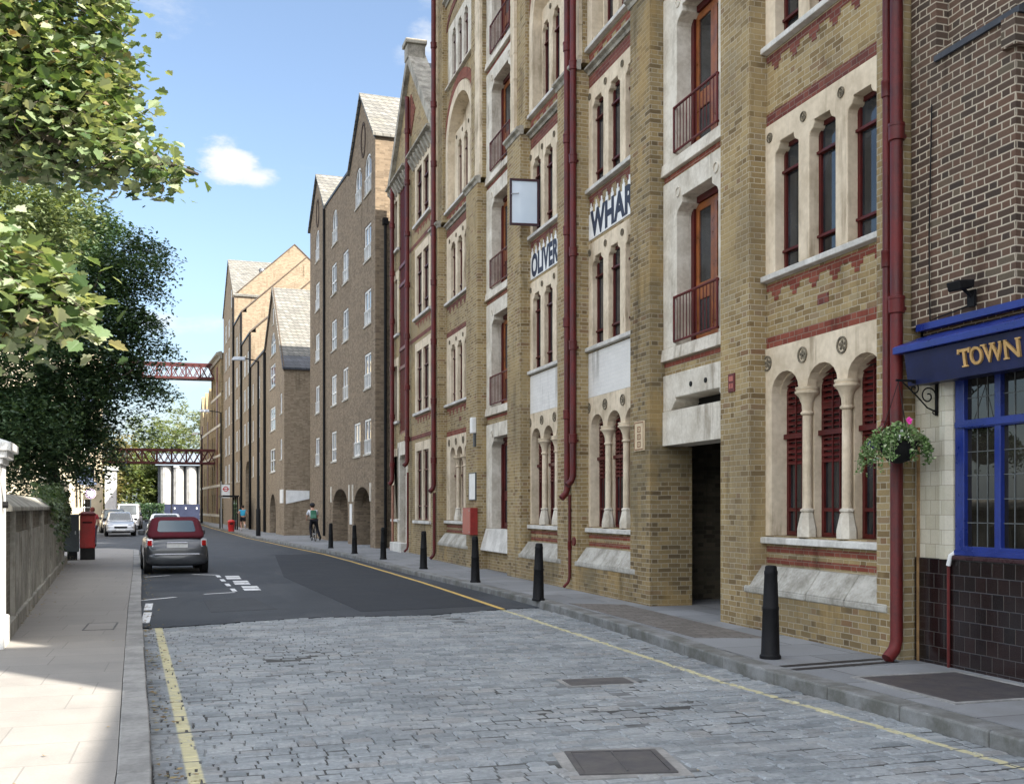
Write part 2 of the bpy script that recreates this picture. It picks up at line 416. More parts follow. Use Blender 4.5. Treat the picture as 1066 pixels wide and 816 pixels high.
def flags(c1, c2, w, h, joint, var):
    base = tiled(c1, c2, joint, w, h, .012, .8, .3, bump=.35, var=var, xy=True)
    return base
FLAG = mat('concrete_flagstone', flags((.272,.258,.24), (.30,.283,.264), .95, .66, (.20,.19,.178), (.25,.237,.22)))
FLAGR = mat('york_flagstone', flags((.20,.207,.215), (.275,.283,.292), 1.25, .85, (.07,.07,.068), (.16,.155,.15)))
KERB = mat('granite_kerb', lambda N: (lambda o, r: {
    'Base Color': N.mix(.5, N.mix(N.ss(N.noise(o, 3, 5, .65), .3, .7), (.105,.105,.092), (.23,.235,.235)), N.mix(N.noise(o, 60, 4, .7), (.3,.3,.3), (1.5,1.5,1.5)), 'MULTIPLY'),
    'Roughness': .75, 'Normal': N.bump(N.noise(o, 25, 5, .7), .5, .01)})(N.obj(), N.island()))
KERBC = mat('concrete_kerb', speckled((.29,.285,.275), .35, 2.5, .8, .3, 50, tint=(.185,.182,.175)))

def worn_paint(c):
    def f(N):
        o = N.obj(); w = N.noise(o, 16, 5, .7)
        return {'Base Color': N.mix(N.ss(w, .56, .66), c, (.10,.10,.11)), 'Roughness': .75, 'Normal': N.bump(N.noise(o, 90, 3), .3, .004)}
    return f
YELLOW = mat('yellow_road_paint', worn_paint((.60,.40,.10)))
WHITEP = mat('white_road_paint', worn_paint((.70,.71,.72)))

g = MB(); g.slab([(-400,-200),(400,-200),(400,600),(-400,600)], -.30, -.075)
structure(g.build('ground', ASPHALT))
# sett bed and setts
g = MB(); g.slab([(kl(-4),-4),(kr(-4),-4)] + [(kr(y), y) for y in (6,9.6,12.2,15,17.9)] + [(kl(y), y) for y in (17.8,10.6,-4)], -.07, -.009)
structure(g.build('sett_bed', BED))
EDGE = [(-.75,16.15),(-.33,16.2),(.6,16.55),(1.75,16.95),(3.74,16.85),(5.06,17.4),(6,17.5)]
EDGE0 = EDGE
EDGE = []
re_ = random.Random(8)
for (a_, ya_), (b_, yb_) in zip(EDGE0, EDGE0[1:]):
    n_ = max(1, int((b_-a_)/.07))
    EDGE += [(a_ + (b_-a_)*k/n_, ya_ + (yb_-ya_)*k/n_ + re_.uniform(-.045,.045)) for k in range(n_)]
EDGE.append(EDGE0[-1])
def edge_y(x):
    for (a, ya), (b, yb) in zip(EDGE, EDGE[1:]):
        if a <= x <= b: return ya + (yb-ya)*(x-a)/(b-a)
    return EDGE[0][1] if x < EDGE[0][0] else EDGE[-1][1]
g = MB(); rs = random.Random(3)
COVERS = [(2.44,3.18,6.36,7.12), (3.52,4.3,9.70,10.16)]
y = -1.5
while y < 17.6:
    d = rs.uniform(.095, .128); x = kl(y+.06) + .01 - rs.uniform(0, .1); xe = kr(y+.06) - .01
    ph = rs.uniform(0, 6)
    while x < xe:
        w = rs.uniform(.13, .245)
        if x + w > xe: w = xe - x
        if w > .05 and x + w > kl(y) + .03:
            x0 = max(x, kl(y+.06) + .01)
            cx, cy = (x0+x+w)/2, y + d/2
            skip = cy > edge_y(cx) + .05 or any(a-.02 < cx < b+.02 and c_-.02 < cy < e_+.02 for a, b, c_, e_ in COVERS)
            if not skip:
                hw, hd = (x+w-x0)/2 - rs.uniform(.001, .005), d/2 - rs.uniform(.001, .006)
                zt = rs.uniform(-.007, .005) + .004*math.sin(cx*1.3)*math.sin(cy*.9); rt = rs.uniform(-.05, .05)
                wob = .018*math.sin(cx*1.7+ph) + .05*(cx-2.6)*.35
                tx, ty = rs.uniform(-.018,.018), rs.uniform(-.02,.02)
                vs = []
                for sc_, dz, ins in ((1.0, -.055, 0), (1.0, -.013, 0), (1.0, 0, .009)):
                    for sx, sy in ((-1,-1),(1,-1),(1,1),(-1,1)):
                        px, py = sx*(hw-ins), sy*(hd-ins)
                        j = rs.uniform(-.004, .004)
                        vs.append((cx + px*math.cos(rt) - py*math.sin(rt) + j, cy + wob + px*math.sin(rt) + py*math.cos(rt) - j, zt + dz + (px*tx+py*ty if dz > -.05 else 0)))
                fs = [(4,5,1,0)[::-1],(5,6,2,1)[::-1],(6,7,3,2)[::-1],(7,4,0,3)[::-1]]
                fs = [(0,1,5,4),(1,2,6,5),(2,3,7,6),(3,0,4,7),(4,5,9,8),(5,6,10,9),(6,7,11,10),(7,4,8,11),(8,9,10,11)]
                g.add(vs, fs)
        x += w
    y += d
structure(g.build('cobbled_road', SETT), 'worn grey granite sett roadway')
# asphalt carriageway
g = MB(); g.slab([(kr(17.5), 17.5)] + [(kr(y_), y_) for _, y_ in KR if y_ > 18.5] + [(40,122),(40,190),(-40,190),(-40,44),(-2.0,44)] +
       [(kl(y_), y_) for y_ in (40,28.3,18.2,16.3)] + [p for p in EDGE if kl(16.3)+.02 < p[0] < kr(17.5)-.02], -.06, .010)
structure(g.build('road', ASPHALT), 'dark asphalt carriageway')
PATCH = mat('newer_asphalt', speckled((.030,.034,.041), .35, 1.2, .8, .5, 90, tint=(.020,.023,.028)))
g = MB(); g.slab([(2.7,17.6),(5.02,18.0),(4.98,26),(4.6,40),(2.9,39.5),(2.2,27)], 0, .0135)
structure(g.build('road', PATCH), 'newer darker asphalt patch on the right half of the road')
g = MB(); g.slab([(.3,18.2),(1.4,18.5),(1.1,21.0),(.2,20.6)], 0, .0132)
structure(g.build('road', mat('worn_asphalt', speckled((.062,.067,.074), .35, 1.5, .85, .5, 90, tint=(.042,.046,.052)))), 'pale worn asphalt patch near the left bay marking')
# pavements
WL = lambda y: -2.16 - .0713*(y - 14.2)
KI = .21
g = MB(); g.slab([(kl(y_)-KI, y_) for y_ in (-4,3,7,10.6,18.2,28.3,40,43.2)] + [(-2.7,44.6),(-3.6,45.2),(-12,45.6),(-12,-4)], -.06, .12)
structure(g.build('pavement', FLAG), 'pale flagstone pavement along the boundary wall')
def kerb_run(name, mt, pts, off0, off1, z1, lmin, lmax, bev, label):
    g = MB(); rk = random.Random(5)
    L = [0.0]
    for a, b in zip(pts, pts[1:]): L.append(L[-1] + math.dist(a, b))
    def at(s):
        s = max(0, min(L[-1]-1e-4, s))
        for i in range(len(pts)-1):
            if s <= L[i+1]:
                t = (s-L[i])/(L[i+1]-L[i]); a, b = pts[i], pts[i+1]
                d = ((b[0]-a[0])/(L[i+1]-L[i]), (b[1]-a[1])/(L[i+1]-L[i]))
                return (a[0]+t*(b[0]-a[0]), a[1]+t*(b[1]-a[1])), d
    s = 0.0
    while s < L[-1] - .2:
        e = min(L[-1], s + rk.uniform(lmin, lmax)); p, d = at(s+.004); q, d2 = at(e-.004)
        zz = z1 + rk.uniform(-.004, .004); jo = rk.uniform(-.006, .006)
        P = []
        for z_ in (-.05, zz):
            P += [(p[0]-d[1]*(off0+jo)*-1*-1, p[1]+d[0]*(off0+jo), z_), (q[0]-d2[1]*(off0+jo), q[1]+d2[0]*(off0+jo), z_),
                  (q[0]-d2[1]*off1, q[1]+d2[0]*off1, z_), (p[0]-d[1]*off1, p[1]+d[0]*off1, z_)]
        g.hexa(P); s = e
    return structure(g.build(name, mt, bevel=bev), label)
kerb_run('kerb', KERBC, [(kl(y_), y_) for y_ in (-4,3,7,10.6,18.2,28.3,40,43.2)] + [(-2.35,44.3),(-3.2,45.1),(-5,45.5)], 0.0, KI-.004, .122, .85, .95, .012, 'pale kerb of the left pavement')
g = MB(); g.slab([(12,-4)] + [(12,130),(.9+.3,130)] + [(kr(y_)+.25, y_) for _, y_ in reversed(KR)], -.06, .12)
structure(g.build('pavement', FLAGR), 'grey flagstone pavement in front of the warehouses')
kerb_run('kerb', KERB, list(reversed(KR)), 0.0, .247, .124, .75, 1.15, .02, 'worn granite kerb in front of the warehouses')

def strip(pts, w, z):
    g = MB(); vs = []
    for i, p in enumerate(pts):
        a, b = pts[max(0,i-1)], pts[min(len(pts)-1,i+1)]
        l = math.dist(a, b); nx, ny = -(b[1]-a[1])/l, (b[0]-a[0])/l
        vs += [(p[0]-nx*w/2, p[1]-ny*w/2, z), (p[0]+nx*w/2, p[1]+ny*w/2, z)]
    g.add(vs, [(2*i, 2*i+2, 2*i+3, 2*i+1)[::-1] for i in range(len(pts)-1)])
    return g
yl = [(5.08,17.3),(5.10,20.3),(5.10,24),(5.03,28),(4.9,34)] + [(kr(y_)-.28, y_) for y_ in (39.6,46.6,55.5,61.9,76.6,90.9,104,112)]
structure(strip(yl, .095, .0145).build('road_marking', YELLOW), 'single yellow line along the right kerb')
g = MB()
def para(g, x0, y0, x1, y1, w, z=.0145):
    l = math.hypot(x1-x0, y1-y0); nx, ny = -(y1-y0)/l*w/2, (x1-x0)/l*w/2
    g.add([(x0-nx,y0-ny,z),(x1-nx,y1-ny,z),(x1+nx,y1+ny,z),(x0+nx,y0+ny,z)], [(0,1,2,3)])
para(g, -.92,20.9,-.30,21.5,.10); para(g, -.68,16.8,-.70,18.5,.13); para(g, -.72,18.9,-.74,20.2,.13)
para(g, .22,22.05,.84,22.35,.10); para(g, -1.12,27.9,-.55,28.4,.10); para(g, .0,28.65,.62,28.2,.12)
for k in range(4):
    t0 = k/3.6; para(g, .85-.24*t0, 22.6+5.6*t0, .85-.24*(t0+.14), 22.6+5.6*(t0+.14), .10)
for cx, cy in ((.98,27.1),(1.10,25.2),(1.22,23.4)):
    for k in (-1, 1):
        g.add([(cx-.17+.0,cy+k*.36-.28,.0145),(cx+.17,cy+k*.36-.28,.0145),(cx+.15,cy+k*.36+.28,.0145),(cx-.19,cy+k*.36+.28,.0145)], [(0,1,2,3)])
structure(g.build('road_marking', WHITEP), 'white parking bay lines and dashes behind the grey car')
# covers
g = MB(); g.slab([(6.02,12.0),(6.85,11.7),(6.95,16.4),(6.12,16.9)], .10, .1245)
structure(g.build('pavement', mat('small_brown_paver', tiled((.15,.135,.12), (.21,.19,.17), (.075,.07,.065), .2, .1, .012, .85, .25, xy=True)), ), 'strip of small brown pavers in the right pavement outside the passage')
MAN = mat('iron_cover', speckled((.070,.068,.072), .4, 4.0, .6, .6, 50, metal=.2, tint=(.115,.108,.104)))
MORT = mat('pale_mortar', speckled((.27,.262,.25), .4, 3.0, .9, .5, 40, tint=(.17,.168,.162)))
c = thing('manhole_cover', 'worn square iron manhole cover set in pale mortar in the cobbles', 'manhole cover', (2.81,6.74,0), R(-11))
MB().slab([(-.40,-.42),(.42,-.40),(.40,.42),(-.42,.40)], -.05, .0, [[(-.33,-.33),(-.33,.33),(.33,.33),(.33,-.33)]]).build('mortar_bed', MORT, c)
g = MB().slab([(-.33,-.33),(.33,-.33),(.33,.33),(-.33,.33)], -.05, .010, [[(-.29,-.29),(-.29,.29),(.29,.29),(.29,-.29)]])
g.build('frame', MAN, c)
g = MB(); g.add([(-.285,-.285,-.01),(.285,-.285,-.01),(.285,.285,-.01),(-.285,.285,-.01),(-.285,-.285,.006),(.285,-.285,.006),(.285,.285,.006),(-.285,.285,.006),(0,0,.012)],
     [(0,1,5,4),(1,2,6,5),(2,3,7,6),(3,0,4,7),(4,5,8),(5,6,8),(6,7,8),(7,4,8)])
g.box(-.006,.006,-.28,.28,.005,.016); 
g.build('lid', MAN, c)
c = thing('manhole_cover', 'flat dark rectangular cover further up the cobbles', 'manhole cover', (3.91,9.93,0), R(-4))
MB().slab([(-.38,-.22),(.38,-.22),(.38,.22),(-.38,.22)], -.05, .0, [[(-.33,-.18),(-.33,.18),(.33,.18),(.33,-.18)]]).build('mortar_bed', MORT, c)
MB().slab([(-.325,-.175),(.325,-.175),(.325,.175),(-.325,.175)], -.05, .004).build('lid', MAN, c)
c = thing('manhole_cover', 'flush rectangular cover in the left pavement', 'manhole cover', (-1.2,15.5,.12))
MB().slab([(-.2,-.45),(.2,-.45),(.2,.45),(-.2,.45)], -.02, .005, [[(-.18,-.43),(-.18,.43),(.18,.43),(.18,-.43)]]).build('frame', MAN, c)
MB().slab([(-.178,-.428),(.178,-.428),(.178,.428),(-.178,.428)], -.02, .003).build('lid', FLAG, c)
c = thing('cellar_hatch', 'dark two-leaf cellar hatch in the pavement outside the pub', 'cellar hatch', (6.66,8.02,.12))
MB().slab([(-.62,-.72),(.60,-.72),(.60,.74),(-.62,.74)], -.02, .012, [[(-.57,-.67),(-.57,.69),(.55,.69),(.55,-.67)]]).build('frame', KERBC, c)
HATCH = mat('hatch_plate', speckled((.05,.047,.052), .3, 4.0, .6, .4, 70, tint=(.075,.065,.06)))
for k in (0, 1):
    x0 = -.565 + k*.56
    MB().slab([(x0,-.665),(x0+.552,-.665),(x0+.552,.685),(x0,.685)], -.02, .006).build('leaf', HATCH, c)
c = thing('drain_channel', 'pair of iron rain channels crossing the pavement to the kerb beside the bollard', 'drain channel', (6.4,9.5,.12))
for k in (0, 1):
    g = MB(); y0 = -.16 + k*.22
    para(g, -.62, y0, .72, y0+.17, .105, .004)
    g.build('channel', mat('wet_iron_channel', speckled((.028,.025,.026), .4, 6.0, .6, .4, 50)), c)
# fallen leaves in the gutters
DRY = mat('dry_leaf', lambda N: {'Base Color': N.ramp(N.island(), [(0,(.12,.075,.03)),(.4,(.22,.15,.06)),(.7,(.32,.25,.12)),(1,(.17,.16,.06))]), 'Roughness': .8})
g = MB(); rl = random.Random(11)
def flatleaf(g, x, y, z, s):
    a = rl.uniform(0, 6.3); n = 6
    vs = [(x + s*(1 if i % 2 == 0 else .55)*math.cos(a+i*pi/3), y + s*(1 if i % 2 == 0 else .55)*math.sin(a+i*pi/3), z + rl.uniform(0, s*.5)) for i in range(n)]
    g.add(vs, [tuple(range(n))])
for i in range(420):
    y = 6.3 + 24*rl.random()**1.3
    c_ = 2*math.sin(y*2.1) + math.sin(y*5.3)
    if c_ < rl.uniform(-2.5, 1.5): continue
    flatleaf(g, kl(y) + abs(rl.gauss(0, .10)) + .03, y, .012, rl.uniform(.012, .034))
for i in range(130):
    y = rl.uniform(15, 36); flatleaf(g, WL(y) + abs(rl.gauss(0, .14)) + .04, y, .124, rl.uniform(.015, .035))
for i in range(60): flatleaf(g, rl.uniform(-2.2, 5), rl.uniform(6.2, 20), .126 if 0 else .014, rl.uniform(.01, .025)) if rl.random() < .6 else None
g.v = [(x, y, .126 + z - .014 if x < kl(y)-.0 else z) for x, y, z in g.v]
tag(g.build('fallen_leaves', DRY), 'dry brown leaves scattered along the left gutter and wall foot', 'fallen leaves', kind='stuff')
# ------------------------------------------------------------------ window kit (local frame: x into building, y along street, z up)
def arch_pts(ya, yb, zs, zc, n=9):
    c = (ya+yb)/2; h = (yb-ya)/2
    return [(c - h*math.cos(pi*i/n), zs + (zc-zs)*math.sin(pi*i/n)) for i in range(n+1)]
def opening(ya, yb, z0, z1, head):
    if head == 'arch':
        zs = z1 - (yb-ya)*.40
        return [(ya,z0)] + arch_pts(ya, yb, zs, z1) + [(yb,z0)]
    if head == 'shoulder':
        k = min(.12, (yb-ya)*.22)
        return [(ya,z0),(ya,z1-.17),(ya+.015,z1-.13),(ya+k*.75,z1-.09),(ya+k,z1-.04),(ya+k,z1),(yb-k,z1),(yb-k,z1-.04),(yb-k*.75,z1-.09),(yb-.015,z1-.13),(yb,z1-.17),(yb,z0)]
    return [(ya,z0),(ya,z1),(yb,z1),(yb,z0)]
def rect(a, b, c, d): return [(a,c),(b,c),(b,d),(a,d)]
def sash(root, oy, ya, yb, z0, z1, d, mt=None, pane=None, rails=(.24,.8), louver=False, t=.055, mul=0):
    """one timber window: frame part with pane (and louvre) sub-parts"""
    mt = mt or WINRED; pane = pane or GLASS
    g = MB(oy); zt = z1 - z0
    rr = [z0 + zt*r for r in rails]
    cuts = [z0 + t] + sum([[r - t*.4, r + t*.4] for r in rr], []) + [z1 - t]
    ys = [ya + t] + sum([[ya + (yb-ya)*k/(mul+1) - t*.3, ya + (yb-ya)*k/(mul+1) + t*.3] for k in range(1, mul+1)], []) + [yb - t]
    holes = [rect(ys[j], ys[j+1], cuts[i], cuts[i+1])[::-1] for i in range(0, len(cuts), 2) for j in range(0, len(ys), 2)]
    g.plate(rect(ya, yb, z0, z1), holes, d, d+.06)
    f = g.build('window', mt, root)
    p = MB(oy); p.plate(rect(ya+t*.8, yb-t*.8, z0+t*.8, z1-t*.8), [], d+.03, d+.04)
    p.build('pane', pane, f)
    if louver:
        l = MB(oy); z = z0 + zt*.44
        while z < z1 - .05:
            l.hexa([(d-.02,ya+t*.6,z),(d+.02,ya+t*.6,z+.045),(d+.02,yb-t*.6,z+.045),(d-.02,yb-t*.6,z),(d-.02,ya+t*.6,z+.012),(d+.02,ya+t*.6,z+.057),(d+.02,yb-t*.6,z+.057),(d-.02,yb-t*.6,z+.012)])
            z += .075
        l.box(d-.03, d-.012, (ya+yb)/2-.09, (ya+yb)/2-.07, z0+.03, z1-.1); l.box(d-.03, d-.012, (ya+yb)/2+.07, (ya+yb)/2+.09, z0+.03, z1-.1)
        l.box(d-.05, d-.012, ya+.0, yb-.0, z0+zt*.60, z0+zt*.63)
        l.build('louvre', WINRED, f)
    else:
        if len(rails) > 1:
            for r_, q in ((rails[-1], .035), (rails[0], .03)): MB(oy).box(d-q, d-.002, ya+.005, yb-.005, z0+zt*r_-.022, z0+zt*r_+.012).build('glazing_rail', mt, f)
    return f
def ring(g, x, y, z, r, n=16):
    """carved roundel: rim and boss on a face at depth x"""
    g.plate([(y + r*math.cos(2*pi*i/n), z + r*math.sin(2*pi*i/n)) for i in range(n)], [[(y + r*.8*math.cos(-2*pi*i/n), z + r*.8*math.sin(-2*pi*i/n)) for i in range(n)]], x-.018, x+.01)
def boss(g, x, y, z, r):
    for k in range(5):
        a = 2*pi*k/5 + .3
        g.cyl((x+.01, y+r*.42*math.cos(a), z+r*.42*math.sin(a)), (x-.012, y+r*.42*math.cos(a), z+r*.42*math.sin(a)), r*.30, r*.16, 8)
    g.cyl((x+.01, y, z), (x-.02, y, z), r*.28, r*.12, 8)
CARVE = mat('dark_carved_stone', speckled((.20,.17,.12), .5, 20.0, .9, .5, 60, tint=(.07,.06,.045)))
def stone_triple(root, oy, y0, y1, z0, z1, n, ow, mw, head, zh, roundels=None, d0=-.02, deep=.34, mt=None, louver=False, columns=False, rails=(.16,.78), lintel_proud=0):
    """stone frame with n openings filling [y0,y1]x[z0,z1]; zh = head height of the openings"""
    mt = mt or STONE
    tot = n*ow + (n-1)*mw; a = (y0+y1)/2 - tot/2
    holes = []; cs = []
    for i in range(n):
        ya = a + i*(ow+mw); holes.append(opening(ya, ya+ow, z0, zh, head)[::-1]); cs.append(ya)
    # openings reach the sill: cut them out of the outline instead of as holes
    def outline(hs):
        o = [(y0, z0)]
        for h in hs: o += h
        return o + [(y1, z0), (y1, z1), (y0, z1)]
    ops = [h[::-1] for h in holes]
    g = MB(oy)
    if columns:
        zs = zh - ow*.40; fr = []
        for i, ya in enumerate(cs):
            ap = arch_pts(ya, ya+ow, zs, zh)
            fr += ([(ya, z0)] if i == 0 else []) + ap + ([(ya+ow, z0)] if i == n-1 else [])
        g.plate(outline([fr]), [], d0, d0+.13)
        mb_ = .035
        ops = [opening(ya - (mb_ if i else 0), ya+ow + (mb_ if i < n-1 else 0), z0, zh-.02, 'arch') for i, ya in enumerate(cs)]
        g.plate(outline(ops), [], d0+.131, d0+deep)
    else:
        g.plate(outline(ops), [], d0, d0+deep)
    s = g.build('window_surround', mt, root, bevel=.012 if oy < 25 else 0)
    for i in range(n):
        e = .035 if columns else 0
        sash(root, oy, cs[i]+.004-(e if i else 0), cs[i]+ow-.004+(e if i < n-1 else 0), z0+.004, zh-.004-(.02 if columns else 0), d0+deep-.07, louver=louver, rails=rails)
    if roundels:
        for i in range(n+1):
            yy = cs[0] - mw*.5 if i == 0 else (cs[i-1] + ow + mw*.5)
            r1 = MB(oy); ring(r1, d0, yy, roundels[0], roundels[1]); boss(r1, d0, yy, roundels[0], roundels[1]); r1.build('roundel', CARVE, s)
    if columns:
        for i in range(n-1):
            yc = cs[i] + ow + mw/2; r = .062; dc = d0 + .066
            g = MB(oy)
            g.lathe(dc, yc, [(r,z0+.3),(r*.96,zs-.3)], 16)
            g.build('column', mt, s, auto=40)
            g = MB(oy)
            g.lathe(dc, yc, [(r*1.0,zs-.36),(r*1.35,zs-.345),(r*1.4,zs-.325),(r*1.05,zs-.305),(r*1.15,zs-.22),(r*1.7,zs-.13),(r*2.2,zs-.095),(r*2.5,zs-.08),(r*2.55,zs-.055),(r*2.2,zs-.045),(r*2.45,zs-.02),(r*2.45,zs+.0)], 18)
            g.build('capital', mt, s, auto=40)
            g = MB(oy)
            g.lathe(dc, yc, [(r*2.05,z0),(r*2.05,z0+.10),(r*1.35,z0+.30),(r*1.15,z0+.315),(r*1.45,z0+.33),(r*1.45,z0+.35),(r*1.0,z0+.37)], 8, pi/8)
            g.build('column_base', PALESTONE, s)
    return s
def toothed(root, oy, y0, y1, zt, d, mt, w=.225, name='brick_band'):
    """two solid courses with hanging teeth under a sill"""
    g = MB(oy); g.box(d-.006, d+.05, y0, y1, zt-.085, zt)
    y = y0 + .12
    while y < y1 - .2:
        g.box(d-.006, d+.05, y, y+.225, zt-.16, zt-.0855); g.box(d-.006, d+.05, y+.06, y+.165, zt-.235, zt-.1605); y += .45
    return g.build(name, mt, root)
def band(root, oy, y0, y1, z0, z1, d, mt, name='brick_band', proud=.006):
    g = MB(oy); g.box(d-proud, d+.05, y0, y1, z0, z1); return g.build(name, mt, root)
def sill(root, oy, y0, y1, z0, z1, d, mt=None, proj=.10):
    g = MB(oy); g.hexa([(d-proj,y0,z0+.03),(d+.3,y0,z0),(d+.3,y1,z0),(d-proj,y1,z0+.03),(d-proj,y0,z1-.025),(d+.3,y0,z1),(d+.3,y1,z1),(d-proj,y1,z1-.025)])
    return g.build('sill', mt or SILL, root, bevel=.01)
def cornice(root, oy, y0, y1, z0, d, mt=None, h=.22, proj=.16, name='cornice'):
    g = MB(oy); g._ext([(d+.05,z0),(d-proj*.3,z0),(d-proj*.45,z0+h*.35),(d-proj,z0+h*.55),(d-proj,z0+h*.8),(d-proj*.2,z0+h),(d+.05,z0+h)], [], lambda p, k: (p[0], y0 if k else y1, p[1]))
    return g.build(name, mt or CORNICE, root)
def downpipe(root, oy, d, y, z0, z1, r, mt=None, sockets=(), shoe=True, hopper=False):
    g = MB(oy)
    pts = [(d,y,z1),(d,y,z0+.18)]
    if shoe: pts = [(d,y,z1),(d,y,z0+.22),(d-.03,y,z0+.12),(d-.13,y-.02,z0+.03)]
    g.tube(pts, r, 14)
    for z in sockets:
        g.lathe(d, y, [(r*1.02,z-.10),(r*1.28,z-.09),(r*1.28,z+.05),(r*1.36,z+.055),(r*1.36,z+.085),(r*1.02,z+.09)], 14)
        g.box(d, d+.11, y-.02, y+.02, z-.06, z-.02)
    p = g.build('downpipe', mt or RED, root, auto=40)
    return p
# ------------------------------------------------------------------ the big wharf warehouse (wall plane x = 7.5)
OY = 10.0
wh = thing('brick_warehouse', 'tall yellow brick Gothic wharf warehouse with stone windows and white painted name signs', 'warehouse', (7.5, OY, 0))
BAYS = [(10.05,12.82),(16.88,19.5),(20.68,23.25),(28.32,31.65)]
DOORS = [(13.62,16.03),(24.32,27.02)]
PIERS = [(9.6,10.0),(12.78,13.6),(16.03,16.85),(19.5,20.65),(23.25,24.28),(27.04,28.25),(31.7,32.7)]
TOP = 22.0
SILLS = [1.37, 4.90, 8.00]
HEADS = [3.90, 6.92, 9.98]
# wall with rectangular holes
holes = []
for y0, y1 in BAYS:
    for s_, h_ in zip(SILLS, HEADS): holes.append(rect(y0, y1, s_, h_)[::-1])
    holes.append(([(y0+.0,10.80)] + [(y0,12.7)] + arch_pts(y0, y1, 12.7, 14.12, 14)[1:-1] + [(y1,12.7),(y1,10.80)]))
    holes.append(rect(y0+.25, y1-.25, 14.55, 16.3)[::-1])
for k, (y0, y1) in enumerate(DOORS):
    holes.append(rect(y0, y1, -.02 if k == 0 else .60, 3.92)[::-1])
    for z in (4.35, 7.40, 10.45, 13.5): holes.append(rect(y0, y1, z, z+2.72)[::-1])
g = MB(OY); g.plate(rect(9.60, 33.3, -.05, TOP), [], 0, .4) if 0 else g.plate([(9.60,-.05),(33.3,-.05),(33.3,TOP),(9.60,TOP)], [h for h in holes if min(p[1] for p in h) > 0], 0, .42)
# the passage opening cuts the foot of the wall
y0, y1 = DOORS[0]
g = MB(OY); g.plate([(9.60,-.05),(y0,-.05),(y0,3.92),(y1,3.92),(y1,-.05),(33.3,-.05),(33.3,TOP),(9.60,TOP)], [h for h in holes if min(p[1] for p in h) > 0], 0, .42)
g.box(.42, 14, 9.60, 9.78, -.05, TOP); g.box(.42, 14, 33.12, 33.3, -.05, TOP); g.box(13.8, 14, 9.6, 33.12, -.05, TOP)
g.build('wall', STOCK, wh)
g = MB(OY); g.box(.9, 1.0, 9.8, 12.8, .0, TOP); g.box(.9, 1.0, 17.2, 33.1, .0, TOP); g.box(.9, 1.0, 12.8, 17.2, 4.0, TOP); g.build('room_lining', DARK, wh)
g = MB(OY); g.hexa([(-.2,9.3,TOP),(14.2,9.3,TOP),(14.2,33.4,TOP),(-.2,33.4,TOP),(6.8,13.3,TOP+3.2),(7.2,13.3,TOP+3.2),(7.2,24.4,TOP+3.2),(6.8,24.4,TOP+3.2)]); g.build('roof', SLATED, wh)  # unseen roof, hipped to let sun reach the brown flats' end wall
# piers
PZ = 10.35
for i, (y0, y1) in enumerate(PIERS):
    g = MB(OY); g.box(-.27, .1, y0, y1, -.05, PZ); g.build('pier', STOCK2 if i in (2,) else STOCK, wh, bevel=.008)
    if i == 3: sa, sb = y0+.06, y1-.06
    elif i in (2, 5): sa, sb = y0+.04, y0+.52
    else: sa, sb = y1-.34, y1-.04
    g = MB(OY); g.box(-.13, .1, y0+.02, y1-.02, PZ+.16, TOP-.2); g.build('upper_pier', STOCK, wh)
    g = MB(OY); g.box(-.20, -.131, sa, sb, PZ+.16, TOP-.2)
    for k in range(18):
        z = PZ + .3 + k*.62
        g.box(-.205, -.131, sa-.012, sb+.012, z, z+.3)
    g.build('stone_pilaster', STONE, wh)
    cornice(wh, OY, y0-.06, y1+.06, PZ-.02, -.25, h=.2, proj=.12, name='pier_capital')
